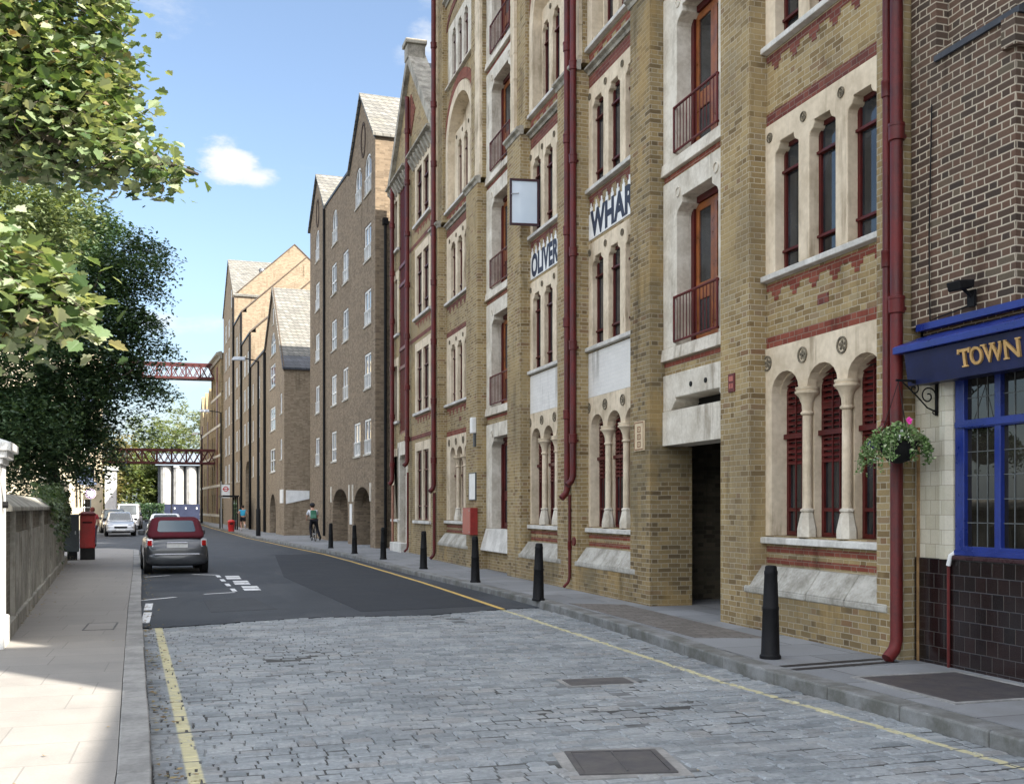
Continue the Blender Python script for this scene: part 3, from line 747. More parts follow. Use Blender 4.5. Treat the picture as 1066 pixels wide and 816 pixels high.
# storeys of the window bays
for b, (y0, y1) in enumerate(BAYS):
    ow, mw = .66, .20
    n = 3
    # plinth
    g = MB(OY)
    ys = [y0-.25, y0+.55, y0+1.35, y0+2.1, y1+.10]
    for k in range(4):
        a, c_ = ys[k]+.006, ys[k+1]-.006
        g.hexa([(-.285,a,.60),(.1,a,.60),(.1,c_,.60),(-.285,c_,.60),(-.285,a,.675),(.1,a,.675),(.1,c_,.675),(-.285,c_,.675)])
        g.hexa([(-.283,a,.6755),(.1,a,.6755),(.1,c_,.6755),(-.283,c_,.6755),(-.07,a+(.10 if k == 0 else 0),.965),(.1,a,.965),(.1,c_,.965),(-.07,c_-(.10 if k == 3 else 0),.965)])
    g.build('plinth_course', PLINTH, wh, bevel=.014)
    g = MB(OY); g.box(-.272, .05, y0-.1, y1+.05, -.05, .598); g.build('plinth_wall', STOCK2, wh)
    band(wh, OY, y0, y1, 1.0, 1.075, 0, REDBRICK); band(wh, OY, y0, y1, 1.15, 1.225, 0, REDBRICK)
    sill(wh, OY, y0-.10, y1+.10, 1.235, 1.37, 0)
    stone_triple(wh, OY, y0, y1, 1.372, 3.9, n, ow, mw, 'arch', 3.55, roundels=(3.70,.105), louver=True, columns=True, deep=.30 if b == 0 else .25)
    band(wh, OY, y0-.02, y1+.02, 3.905, 4.055, 0, REDBRICK)
    ow2, mw2 = .58, .24
    if b in (1, 2):
        g = MB(OY); g.box(-.022, .05, y0-.04, y1+.04, 3.90, 4.765); g.build('white_panel', WHITEBRICK, wh)
    else:
        toothed(wh, OY, y0, y1, 4.76, 0, REDBRICK)
        g = MB(OY); g.box(-.008, .02, (y0+y1)/2-.12, (y0+y1)/2+.12, 4.28, 4.4); g.build('air_brick', REDDARK, wh)
    sill(wh, OY, y0-.10, y1+.12, 4.77, 4.9, 0)
    stone_triple(wh, OY, y0, y1, 4.902, 6.92, n, ow2, mw2, 'shoulder', 6.62, roundels=(6.74,.066), deep=.21 if b == 0 else .17)
    if b in (1, 2):
        word = 'WHARF' if b == 1 else 'OLIVER'
        zt = 7.50
        outer = [(y0,6.99),(y1,6.99)]
        k = 0; yy = y1
        while yy > y0 + .14:
            st = .15; outer += [(yy, zt), (yy-.06, zt), (yy-.06, zt+.12), (yy-.10, zt+.12), (yy-.10, zt+.2), (yy-.14, zt+.2), (yy-.14, zt+.12), (yy-.18, zt+.12), (yy-.18, zt)]
            yy -= .27
        outer += [(y0, zt)]
        g = MB(OY); g.plate(outer, [], -.014, .03); sg = g.build('painted_sign', WHITE, wh)
        cu = bpy.data.curves.new('t', 'FONT'); cu.body = word; cu.size = .66; cu.extrude = .004; cu.offset = .03
        cu.align_x = 'CENTER'; cu.align_y = 'BOTTOM_BASELINE'; cu.space_character = 1.06
        to = bpy.data.objects.new('t', cu); col.objects.link(to)
        bpy.context.view_layer.update()
        me = bpy.data.meshes.new_from_object(to); col.objects.unlink(to); bpy.data.objects.remove(to)
        xs = [v.co.x for v in me.vertices]; w_ = max(xs) - min(xs); k_ = (2.44 if b == 1 else 1.86)/w_; yc_ = (y0+y1)/2 if b == 1 else 22.24
        c0 = (max(xs)+min(xs))/2
        for v in me.vertices:
            x_, y_, z_ = v.co
            v.co = (-.0165 - z_*.5, yc_ - (x_-c0)*k_ - OY, 7.05 + y_*1.02)
        me.materials.append(INK); lo = bpy.data.objects.new('sign_lettering', me); col.objects.link(lo); lo.parent = sg
        toothed(wh, OY, y0, y1, 7.86, 0, REDDARK)
    else:
        band(wh, OY, y0-.02, y1+.02, 6.93, 7.08, 0, REDDARK)
        toothed(wh, OY, y0, y1, 7.86, 0, REDDARK)
    sill(wh, OY, y0-.10, y1+.12, 7.87, 8.0, 0)
    stone_triple(wh, OY, y0, y1, 8.002, 9.98, n, ow2, mw2, 'shoulder', 9.68, roundels=(9.80,.066), deep=.21 if b == 0 else .17)
    band(wh, OY, y0-.02, y1+.02, 9.99, 10.22, 0, REDDARK)
    cornice(wh, OY, y0, y1, 10.24, 0, h=.16, proj=.12)
    toothed(wh, OY, y0, y1, 10.66, 0, REDBRICK)
    sill(wh, OY, y0-.05, y1+.05, 10.67, 10.8, 0)
    # great arch
    stone_triple(wh, OY, y0+.30, y1-.30, 10.802, 13.1, n, .47, .25, 'shoulder', 12.75, roundels=(12.93,.06), d0=.16, deep=.15)
    A = [(y0+.004,10.80),(y0+.004,12.7)] + [(p[0], p[1]) for p in arch_pts(y0+.004, y1-.004, 12.7, 14.116, 14)[1:-1]] + [(y1-.004,12.7),(y1-.004,10.80)]
    I = [(y0+.26,10.80),(y0+.26,12.6)] + arch_pts(y0+.26, y1-.26, 12.6, 13.82, 14)[1:-1] + [(y1-.26,12.6),(y1-.26,10.80)]
    g = MB(OY); g.plate(A[:len(A)] + I[::-1], [], -.05, .36); g.build('arch_surround', STONE, wh)
    g = MB(OY); g.plate([(y0+.2,13.09)] + [(p[0], p[1]) for p in arch_pts(y0+.2, y1-.2, 12.6, 13.9, 14) if p[1] > 13.09] + [(y1-.2,13.09)], [], .34, .42) ; g.build('tympanum', STONE, wh)
    O1 = arch_pts(y0-.02, y1+.02, 12.75, 14.15, 16); O2 = arch_pts(y0-.26, y1+.26, 12.75, 14.45, 16)
    g = MB(OY); g.plate(O1 + O2[::-1], [], -.03, .03); g.build('brick_arch', REDBRICK, wh)
    sill(wh, OY, y0+.1, y1-.1, 14.44, 14.55, 0, PALESTONE)
    stone_triple(wh, OY, y0+.25, y1-.25, 14.552, 16.3, n, .46, .26, 'shoulder', 16.05, roundels=None, mt=PALESTONE, deep=.15)
    O1 = arch_pts(y0+.1, y1-.1, 16.32, 16.75, 16); O2 = arch_pts(y0-.05, y1+.05, 16.32, 16.98, 16)
    g = MB(OY); g.plate(O1 + O2[::-1], [], -.02, .03); g.build('brick_arch', REDDARK, wh)
    cornice(wh, OY, y0-.1, y1+.1, 17.1, 0, h=.2, proj=.14)
    band(wh, OY, y0, y1, 18.2, 18.36, 0, REDDARK)

# loading door bays
def loading_door(k, y0, y1, z, ground=False):
    hz = z + 2.72
    oa, ob = y0 + .50, y1 - .50
    # surround of irregular quoins
    outer = [(y0+.004, z), (oa, z), (oa, hz-.62), (oa+.03,hz-.56), (oa+.2,hz-.46), (oa+.2,hz-.36), (ob-.2,hz-.36), (ob-.2,hz-.46), (ob-.03,hz-.56), (ob,hz-.62), (ob, z), (y1-.004, z), (y1-.004, hz), (y0+.004, hz)]
    g = MB(OY); g.plate(outer, [], -.03, .40)
    s = g.build('door_surround', PALESTONE, wh, bevel=.01)
    rq = random.Random(int(z*10)+k)
    q = MB(OY); zz = z
    while zz < hz - .1:
        h = min(rq.uniform(.24, .42), hz - zz)
        e = rq.choice((0, .09, .17))
        if e:
            q.box(-.026, .03, y1-.004, y1-.004+e, zz, zz+h-.01)
            q.box(-.026, .03, y0+.004-e, y0+.004, zz, zz+h-.01)
        zz += h
    q.build('quoin', PALESTONE, s)
    for yy in (oa+.06, ob-.06):
        r1 = MB(OY); ring(r1, -.03, yy, hz-.26, .085); r1.build('roundel', PALESTONE, s)
    d = .27
    f = MB(OY); f.plate(rect(oa, ob, z, hz-.36), [rect(oa+.10, ob-.10, z+.02, hz-.46)[::-1]], d-.04, d+.05); fr = f.build('door_frame', WINRED, wh)
    mid = (oa+ob)/2
    for a, b in ((oa+.105, mid-.004), (mid+.004, ob-.105)):
        l = MB(OY); l.plate(rect(a, b, z+.03, hz-.47), [rect(a+.10, b-.10, z+.16, z+.72)[::-1], rect(a+.10, b-.10, z+.98, hz-.58)[::-1]], d, d+.05)
        lf = l.build('door_leaf', WOOD if not (k == 1 and ground) else WINRED, wh)
        p = MB(OY); p.plate(rect(a+.08, b-.08, z+.14, hz-.56), [], d+.02, d+.03); p.build('pane', GLASS, lf)
    if not ground:
        r = MB(OY); x0 = -.06
        r.tube([(.02,oa-.03,z+.78),(x0,oa-.03,z+.78),(x0,ob+.03,z+.78),(.02,ob+.03,z+.78)], .022, 8)
        r.tube([(.02,oa-.03,z+.07),(x0,oa-.03,z+.07),(x0,ob+.03,z+.07),(.02,ob+.03,z+.07)], .02, 8)
        n = 13
        for i in range(n+1):
            yy = oa-.03 + (ob-oa+.06)*i/n
            r.cyl((x0, yy, z+.07), (x0, yy, z+.78), .018 if i in (0, n) else .008, n=6)
        r.build('balcony_railing', RED, wh)
for k, (y0, y1) in enumerate(DOORS):
    for z in (4.35, 7.40, 10.45, 13.5):
        loading_door(k, y0, y1, z)
        g = MB(OY); g.hexa([(-.08,y0-.02,z-.21),(.3,y0-.02,z-.21),(.3,y1+.02,z-.21),(-.08,y1+.02,z-.21),(-.05,y0-.02,z-.003),(.3,y0-.02,z-.003),(.3,y1+.02,z-.003),(-.05,y1+.02,z-.003)]); g.build('sill', PALESTONE, wh, bevel=.012)
        band(wh, OY, y0, y1, z-.30, z-.22, 0, REDBRICK)
y0, y1 = DOORS[0]
g = MB(OY); g.plate(rect(y0+.004, y1-.004, 2.76, 3.32), [], -.05, .42); g.build('lintel', PALESTONE, wh, bevel=.015)
g = MB(OY); g.plate([(y0+.004,3.322),(y0+.30,3.322),(y0+.46,3.46),(y0+.46,3.52),(y1-.46,3.52),(y1-.46,3.46),(y1-.30,3.322),(y1-.004,3.322),(y1-.004,3.915),(y0+.004,3.915)], [], -.035, .40)
s = g.build('lintel', PALESTONE, wh, bevel=.015)
for yy in (14.5, 15.0): MB(OY).cyl((.0,yy,3.68), (-.05,yy,3.68), .05, .04, 12).build('iron_boss', BLACKIRON, s)
g = MB(OY); g.plate(rect(y0+.2, y1-.2, 3.3, 3.6), [], .41, .46); g.build('vent_opening', DARK, wh)
# passage lining, set back and coloured dark to read as deep shade
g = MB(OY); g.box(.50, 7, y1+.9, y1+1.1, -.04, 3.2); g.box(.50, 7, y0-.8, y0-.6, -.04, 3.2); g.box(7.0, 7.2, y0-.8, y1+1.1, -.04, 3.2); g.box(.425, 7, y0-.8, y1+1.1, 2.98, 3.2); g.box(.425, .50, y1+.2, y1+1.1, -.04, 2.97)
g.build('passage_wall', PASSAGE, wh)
g = MB(OY); g.box(.0, .49, y1-.012, y1+.19, .0, 2.755); g.build('passage_jamb', STOCK2, wh)
y0, y1 = DOORS[1]
loading_door(1, y0, y1, 1.20, True)
g = MB(OY); g.hexa([(-.20,y0-.05,.62),(.3,y0-.05,.62),(.3,y1+.05,.62),(-.20,y1+.05,.62),(-.05,y0,1.195),(.3,y0,1.195),(.3,y1,1.195),(-.05,y1,1.195)]); g.build('door_step', SILL, wh, bevel=.02)
# downpipes
for d, y, z0, z1, r in ((-.325,9.74,2.5,TOP,.046),(-.345,9.55,.12,TOP,.066)):
    downpipe(wh, OY, d, y, z0, z1, r, sockets=[2.6 + 1.83*i for i in range(10)] if r < .05 else [3.9 + 1.83*i for i in range(9)])
for d, y, z0, z1, r in ((-.345,19.50,2.15,TOP,.062),(-.345,19.84,1.9,TOP,.065)):
    downpipe(wh, OY, d, y, z0, z1, r, sockets=[3.1 + 1.83*i + (0 if y < 19.6 else .5) for i in range(10)])
downpipe(wh, OY, -.31, 19.8, .14, 2.0, .03, sockets=[1.0])
downpipe(wh, OY, -.36, 31.95, 2.2, TOP, .075, sockets=[3.2 + 1.83*i for i in range(10)]); downpipe(wh, OY, -.34, 31.95, .14, 2.2, .05)
# outward opening casement on the pier side of the third storey
cs_ = MB(OY); yA = 22.45
a = R(8)
def cas(u, z, t): return (-.07 - u*math.cos(a) + t*math.sin(a), yA + t*math.cos(a) + u*math.sin(a), z)
W_, z0, z1 = .66, 8.04, 9.08
for u0, u1, za, zb in ((0,.045,z0,z1),(W_-.045,W_,z0,z1),(.045,W_-.045,z0,z0+.05),(.045,W_-.045,z1-.05,z1)):
    cs_.hexa([cas(u0,za,0),cas(u0,za,.05),cas(u1,za,.05),cas(u1,za,0),cas(u0,zb,0),cas(u0,zb,.05),cas(u1,zb,.05),cas(u1,zb,0)])
cf = cs_.build('open_casement', mat('dark_casement_paint', speckled((.05,.02,.025), .2, 5, .4, 0)), wh)
p = MB(OY); p.hexa([cas(.04,z0+.045,.02),cas(.04,z0+.045,.03),cas(W_-.04,z0+.045,.03),cas(W_-.04,z0+.045,.02),cas(.04,z1-.045,.02),cas(.04,z1-.045,.03),cas(W_-.04,z1-.045,.03),cas(W_-.04,z1-.045,.02)])
p.build('pane', SKYPANE, cf)
p = MB(OY); p.cyl(cas(W_-.02,8.72,-.03), cas(W_-.20,8.74,-.03), .012, n=6); p.build('handle', STEEL, cf)
# small things fixed to the warehouse wall
def wallbox(name, lab, cat, x, y, z, sx, sy, sz, mt):
    t = thing(name, lab, cat, (x, y, z))
    return t
t = thing('red_inlet_box', 'red metal fire inlet box, riveted front pinked with painted light, low on a brick pier', 'inlet box', (7.23, 27.42, 1.02))
MB().box(-.20, 0, -.42, .42, 0, .72).build('body', mat('deep_red_box_paint', speckled((.26,.028,.022), .2, 4, .45, .05)), t, bevel=.012)
f = MB().box(-.212, -.2005, -.40, .40, .02, .70).build('door', PINKRED, t)  # pink door colour paints reflected light onto the red front
g = MB()
for yy in (-.34, .34):
    for zz in (.08, .64): g.cyl((-.20,yy,zz), (-.225,yy,zz), .02, .014, 8)
g.build('rivet', STEEL, f)
t = thing('sign_plate', 'blank white rectangular plate fixed on the brick pier above the red box', 'sign', (7.23, 27.48, 1.95))
MB().box(-.03, 0, -.34, .34, 0, .72).build('plate', WHITE, t, bevel=.008)
MB().plate(rect(-.35, .35, -.01, .73), [rect(-.325, .325, .015, .705)[::-1]], -.036, -.0).build('rim', GREYMETAL, t)
t = thing('wall_lamp', 'small white bulkhead lamp high on the brick pier above the blank plate', 'wall lamp', (7.23, 27.25, 3.72))
MB().box(-.13, 0, -.11, .11, 0, .42).build('housing', WHITE, t, bevel=.02)
MB().box(-.05, 0, -.07, .07, -.35, -.005).build('conduit', GREYMETAL, t)
t = thing('notice_board', 'cream wall notice with a brown border and three worn emblems beside the arched windows', 'notice', (7.23, 16.42, 2.70))
MB().box(-.025, 0, -.20, .20, 0, .50).build('board', mat('cream_notice', speckled((.62,.50,.33), .15, 6, .6, .05)), t, bevel=.006)
MB().plate(rect(-.185, .185, .015, .485), [rect(-.165, .165, .035, .465)[::-1]], -.0275, -.01).build('border', mat('brown_notice_ink', speckled((.26,.13,.07), .3, 9, .7, 0)), t)
g = MB()
for zz in (.36, .235, .11):
    g.plate(rect(-.07, .07, zz-.05, zz+.05), [rect(-.045, .045, zz-.03, zz+.03)[::-1]], -.0272, -.01); g.box(-.0275, -.01, -.012, .012, zz-.02, zz+.02)
g.build('emblem', MATS['brown_notice_ink'], t)
t = thing('hydrant_plate', 'small dark red plate with a pale mark on the brick pier right of the passage', 'plate', (7.23, 13.25, 3.36))
MB().box(-.02, 0, -.09, .09, 0, .26).build('plate', mat('maroon_plate', speckled((.12,.02,.02), .2, 5, .4, 0)), t, bevel=.004)
g = MB(); g.box(-.024, -.019, -.055, .055, .15, .22); g.box(-.024, -.019, -.055, -.01, .05, .12); g.box(-.024, -.019, .01, .055, .05, .12); g.build('mark', PINKRED, t)
t = thing('hydrant_outlet', 'round dark red wall outlet at the plinth left of the arched windows', 'wall outlet', (7.3, 19.62, 1.08))
MB().cyl((.0,0,0), (-.10,0,0), .10, .085, 14).build('cap', RED, t, auto=40)
MB().box(-.06, 0, -.05, .05, -.55, -.30).build('pipe', RED, t)
# ------------------------------------------------------------------ the pub
PY = 8.0
pub = thing('corner_pub', 'dark brick pub with blue shopfront, buff and black tiles and gold lettering', 'pub', (7.45, PY, 0))
Y1 = 9.575
g = MB(PY)
g.plate([(-16,3.0),(Y1,3.0),(Y1,15.6),(1.9,15.6),(1.9,11.7),(.75,11.7),(.75,14.6),(-.3,14.6),(-.3,11.05),(-16,11.05)], [], .06, .4)      # recessed wall plane; unseen stepped top shaped for the sunlit pavement patch
g.box(.4, 9, Y1-.15, Y1, -.05, 15.6); g.box(.4, 9, -16, -15.8, -.05, 11.0); g.box(.4, 9, -.3, .1, 11, 14.4)
g.plate([(8.08,3.66),(Y1,3.66),(Y1,14.4),(9.18,14.4),(9.18,6.45),(8.08,6.45)], [], -.09, .05)  # chimney breast
g.build('wall', PUBBRICK, pub)
g = MB(PY); g.hexa([(-.125,8.0,6.34),(.05,8.0,6.34),(.05,9.178,6.34),(-.125,9.178,6.34),(-.125,8.0,6.40),(.05,8.0,6.50),(.05,9.178,6.50),(-.125,9.178,6.40)])
g.build('offset_course', LEAD, pub)
g = MB(PY); g.box(-.15, .05, 8.02, 8.2, 6.05, 6.335); g.build('corbel', PUBBRICK, pub)
g = MB(PY); g.box(.06, 9, 1.9, Y1, 15.6, 15.7); g.box(.4, 9, -.3, 1.9, 11.4, 11.5); g.box(.06, 9, -16.2, -.3, 11.05, 11.15); each(g, 'roof', SLATED, pub)  # unseen roofs at heights chosen to shape sun and shadow on the pavement
# ground storey
g = MB(PY)
TB = 1.22
g.box(-.05, .3, -16, Y1, -.05, TB); g.build('tiled_plinth', BLACKTILE, pub)
g = MB(PY); g.box(-.085, .05, -9, 9.02, TB+.002, TB+.045); g.build('sill', mat('purple_brown_sill_tile', speckled((.05,.022,.025), .3, 6, .3, .05)), pub, bevel=.008)
g = MB(PY); g.plate([(8.985,TB+.002),(Y1,TB+.002),(Y1,3.2),(8.985,3.2)], [], -.04, .3); g.hexa([(-.10,9.04,TB+.002),(-.03,8.985,TB+.002),(.0,9.2,TB+.002),(-.10,9.12,TB+.002),(-.10,9.04,3.2),(-.03,8.985,3.2),(.0,9.2,3.2),(-.10,9.12,3.2)])
g.build('tiled_pilaster', BUFFTILE, pub)
g = MB(PY); g.box(-.06, .0, 9.50, 9.53, .12, 2.6); g.build('edge_strip', mat('bare_timber_strip', speckled((.30,.18,.08), .3, 6, .7, .1)), pub)
g = MB(PY); g.tube([(-.07,9.02,.12),(-.07,9.02,1.15),(-.02,9.02,1.22)], .016, 8); g.build('waste_pipe', RED, pub)
g = MB(PY); g.tube([(-.02,8.97,1.30),(-.09,8.97,1.26),(-.09,9.0,1.16)], .022, 8); g.build('waste_spout', WHITE, pub)
# window
zb, zt, ztr = 1.27, 3.12, 2.58
g = MB(PY); n = 6; st = .50; ya = 8.975
ys = [ya - .09 - i*st for i in range(n+1)]
holes = []
for i in range(n):
    a, b = ys[i+1] + .05, ys[i] - .03 if i else ys[i] - .0
    a, b = ys[i+1] + .04, ys[i] - .04
    holes += [rect(a, b, zb+.09, ztr-.045)[::-1], rect(a, b, ztr+.045, zt-.06)[::-1]]
g.plate(rect(ys[-1]-.06, ya, zb, zt), holes, -.03, .06)
wf = g.build('window', BLUE, pub, bevel=.006)
g = MB(PY); g.box(-.06, -.02, ys[-1], ya-.02, zb+.0, zb+.05); g.box(-.05, -.0, ys[-1], ya-.02, ztr-.03, ztr+.03); g.build('glazing_bar', BLUE, wf)
g = MB(PY); g.plate(rect(ys[-1], ya-.03, zb+.04, zt-.03), [], .02, .03); g.build('pane', mat('dim_pub_glass', glassy((.010,.009,.007), .02, .7)), wf)
l = MB(PY)
for i in range(n):
    a, b = ys[i+1] + .04, ys[i] - .04
    for k in (1, 2): l.box(.012, .019, a+(b-a)*k/3-.004, a+(b-a)*k/3+.004, zb+.09, zt-.06)
    for k in range(1, 5): l.box(.012, .019, a, b, zb+.09+(ztr-zb-.13)*k/5-.004, zb+.09+(ztr-zb-.13)*k/5+.004)
    l.box(.012, .019, a, b, 2.84, 2.848)
l.build('lead_came', mat('lead_came', speckled((.13,.14,.14), .2, 9, .5, 0)), wf)
g = MB(PY); g.box(-.035, .3, -16, ys[-1]-.06, TB+.05, 3.2); g.build('shopfront_panel', BLUE, pub)
# fascia
yf0, yf1 = -16, 9.34
def sect(g, prof, a, b): g._ext(prof, [], lambda p, k: (p[0], a if k else b, p[1]))
g = MB(PY); sect(g, [(.0,3.03),(.0,3.36),(-.36,3.34),(-.31,3.01)], yf0, yf1); fa = g.build('fascia', NAVY, pub)
g = MB(PY); sect(g, [(.0,3.364),(.0,3.55),(-.03,3.56),(-.40,3.43),(-.43,3.415),(-.43,3.345)], yf0, yf1+.10); g.build('fascia_hood', BLUE, fa, bevel=.006)
g = MB(PY); g.box(-.14, -.05, yf0, yf1+.1, 3.60, 3.67); g.build('blue_rail', BLUE, pub)
g = MB(PY); g.box(-.16, .04, yf0, 8.99, 3.12, 3.20); g.build('window_head', BLUE, pub)
def fx(z): return -.36 + (3.34 - z)*.05/.33 - .004
LT = {'T': (8.535, 8.37), 'O': (8.375, 8.215), 'W': (8.20, 7.95), 'N': (7.93, 7.745)}
for ch, (ya_, yb_) in LT.items():
    cu = bpy.data.curves.new('t', 'FONT'); cu.body = ch; cu.size = 1; cu.offset = .012; cu.extrude = .05
    to = bpy.data.objects.new('t', cu); col.objects.link(to); bpy.context.view_layer.update()
    me = bpy.data.meshes.new_from_object(to); bpy.data.objects.remove(to)
    xs = [v.co.x for v in me.vertices]; zs_ = [v.co.y for v in me.vertices]
    x0, x1, q0, q1 = min(xs), max(xs), min(zs_), max(zs_)
    for v in me.vertices:
        x_, y_, z_ = v.co; zz = 3.10 + .17*(y_-q0)/(q1-q0)
        v.co = (fx(zz) - .006 - z_*.24, ya_ + (yb_-ya_)*(x_-x0)/(x1-x0) - PY, zz)
    me.materials.append(GOLD); lo = bpy.data.objects.new('fascia_letter', me); col.objects.link(lo); lo.parent = fa
g = MB(PY)
def serif(y0, y1, z0, z1):
    xx = fx((z0+z1)/2) - .020; g.box(xx, xx+.02, y0, y1, z0, z1)
serif(8.415,8.49,3.098,3.112); serif(8.515,8.537,3.225,3.275); serif(8.368,8.39,3.225,3.275)
for c_ in (8.19, 8.075, 7.96): serif(c_-.032, c_+.032, 3.259, 3.273)
serif(7.885,7.945,3.098,3.112); serif(7.90,7.95,3.259,3.273); serif(7.725,7.785,3.259,3.273)
each(g, 'lettering_serif', GOLD, fa)
# flood light and bell box
t = thing('flood_light', 'small black flood light on a stalk above the blue pub fascia', 'flood light', (7.34, 8.62, 3.72))
MB().box(-.03, .0, -.05, .05, 0, .16).cyl((-.02,0,.10), (-.12,0,.17), .018, n=8).build('bracket', BLACKIRON, t)
MB().hexa([(-.22,-.09,.14),(-.06,-.09,.17),(-.06,.09,.17),(-.22,.09,.14),(-.25,-.09,.23),(-.05,-.09,.25),(-.05,.09,.25),(-.25,.09,.23)]).build('head', BLACKIRON, t, bevel=.012)
g = MB(); g.tube([(-.005,.05,.02),(-.01,.25,-.005),(-.012,.5,-.02),(-.01,.62,-.04),(-.005,.64,.8),(-.005,.6,2.2)], .008, 6); g.build('cable', BLACKIRON, t)
# hanging basket on a scrolled bracket
t = thing('basket_bracket', 'black wrought iron scroll bracket on the buff tiled pilaster', 'bracket', (7.40, 9.22, 2.70))
MB().box(-.012, .0, -.018, .018, 0, .40).box(-.50, -.012, -.008, .008, .34, .362).build('bar', BLACKIRON, t)
g = MB()
def spiral(cx, cz, r0, turns, a0, s_=1): return [(cx + r0*(1-i/30)*math.cos(a0+s_*turns*2*pi*i/24), 0, cz + r0*(1-i/30)*math.sin(a0+s_*turns*2*pi*i/24)) for i in range(25)]
g.tube(spiral(-.11, .20, .10, 1.3, 0), .008, 6); g.tube(spiral(-.28, .27, .065, 1.3, 2, -1), .008, 6); g.tube([(-.01,0,.04),(-.12,0,.08),(-.25,0,.20),(-.42,0,.335)], .008, 6); g.tube(spiral(-.03, .03, .03, 1.2, 0), .006, 6); g.tube(spiral(-.04, .375, .025, 1.2, 3), .006, 6)
g.build('scroll', BLACKIRON, t)
BX, BYY, BZ = 6.93, 9.22, 2.40
t = thing('hanging_basket', 'hanging basket of trailing green plants with purple, pink and white flowers beside the pub', 'hanging basket', (BX, BYY, BZ))
g = MB(); g.lathe(0, 0, [(.03,-.20),(.11,-.17),(.17,-.08),(.20,.02),(.19,.02),(.1,.0)], 18); g.build('basket_bowl', mat('black_liner', speckled((.012,.012,.011), .4, 20, .9, .5)), t, auto=50)
g = MB()
for k in range(3):
    a = 2*pi*k/3 + .4; g.cyl((.19*math.cos(a), .19*math.sin(a), .02), (0, 0, .64), .004, n=5)
g.build('chain', BLACKIRON, t)
rb = random.Random(4)
def leafq(g, p, s, nrm=None, asp=.55, r=rb):
    d = Vector((r.gauss(0,1), r.gauss(0,1), r.gauss(0,.6))).normalized()
    n = (nrm or Vector((r.gauss(0,1), r.gauss(0,1), r.gauss(.8,1)))).normalized()
    e = d.cross(n)
    if e.length < .05: return
    e.normalize(); d = n.cross(e)
    P = Vector(p)
    g.add([tuple(P - d*s), tuple(P - e*s*asp + n*s*.10), tuple(P + d*s), tuple(P + e*s*asp + n*s*.10)], [(0,1,2),(0,2,3)])
g = MB()
for i in range(800):
    a = rb.uniform(0, 2*pi); rr = rb.uniform(0, .25); z = rb.uniform(-.06, .20)*(1-rr*1.8) + .03
    leafq(g, (rr*math.cos(a)*1.05, rr*math.sin(a), z), rb.uniform(.016,.034))
strands = []
for i in range(36):
    a = rb.uniform(0, 2*pi); L = rb.uniform(.12, .36) * (1.25 if math.cos(a) < 0 else .9); p = Vector((.19*math.cos(a), .19*math.sin(a), .04)); v = Vector((math.cos(a), math.sin(a), .3))
    pts = [p.copy()]
    for k in range(7):
        p = p + v*L/6; v = v*.72 + Vector((0,0,-.42)); pts.append(p.copy())
        for q in range(8): leafq(g, p + Vector((rb.gauss(0,.02), rb.gauss(0,.02), rb.gauss(0,.02))), rb.uniform(.013,.024))
    strands.append(pts)
LEAFB = mat('basket_foliage', lambda N: {'Base Color': N.ramp(N.island(), [(0,(.05,.11,.025)),(.4,(.11,.20,.05)),(.75,(.20,.28,.11)),(1,(.38,.42,.26))]), 'Roughness': .55, 'Specular IOR Level': .35})
g.build('foliage', LEAFB, t)
g = MB()
for pts in strands: g.tube(pts, .003, 4)
g.build('stem', LEAFB, t)
def flowers(c, n, spread, s, mt):
    g = MB()
    for i in range(n):
        p = Vector(c) + Vector((rb.gauss(0,spread), rb.gauss(0,spread), rb.gauss(0,spread)))
        for k in range(5):
            a = 2*pi*k/5; leafq(g, p + Vector((-.005, s*.8*math.cos(a), s*.8*math.sin(a))), s, Vector((-1, -.5+rb.gauss(0,.3), rb.gauss(0,.3))), .8)
    return g.build('flower', mt, t)
flowers((-.16,.16,.0), 9, .04, .018, mat('purple_petal', speckled((.07,.02,.26), .2, 30, .6, 0)))
flowers((.0,-.20,.22), 2, .012, .022, mat('pink_petal', speckled((.65,.04,.30), .1, 30, .6, 0)))
flowers((-.05,-.16,.07), 4, .03, .014, mat('white_petal', speckled((.78,.76,.75), .1, 30, .6, 0)))
flowers((-.20,.10,-.16), 2, .02, .012, MATS['white_petal'])
# ------------------------------------------------------------------ gabled warehouse next door
AY = 33.4
aw = thing('gabled_warehouse', 'narrow yellow brick warehouse with a steep stone coped gable and a red loading door strip', 'warehouse', (7.5, AY, 0))
ya, yb, ym = 33.42, 41.0, 37.2
DZ = (38.05, 39.45)
LV = [(1.32,4.0),(5.05,7.45),(8.36,10.75),(11.6,13.75)]
W1 = (33.95, 36.45); W2 = (39.55, 40.75)
holes = [rect(a, b, z0, z1)[::-1] for z0, z1 in LV for a, b in (W1, W2)] + [rect(*DZ, 4.5, 13.85)[::-1], rect(DZ[0]-.3, DZ[1]+.3, .45, 4.2)[::-1]]
g = MB(AY); g.plate([(ya,-.05),(yb,-.05),(yb,14.1),(ym,17.75),(ya,14.1)], holes, 0, .4); g.box(.4, 13, yb-.3, yb, -.05, 14.1); g.box(.4, 13, ya, ya+.3, -.05, 14.1); g.build('wall', STOCK, aw)
g = MB(AY); g.box(.8, .9, ya+.3, yb-.3, 0, 14); g.build('room_lining', DARK, aw)
g = MB(AY); g.add([(.2,ya-.1,14.0),(13,ya-.1,14.0),(13,ym,17.7),(.2,ym,17.7),(13,yb+.1,14.0),(.2,yb+.1,14.0)], [(0,1,2,3),(3,2,4,5)]); g.build('roof', SLATED, aw)
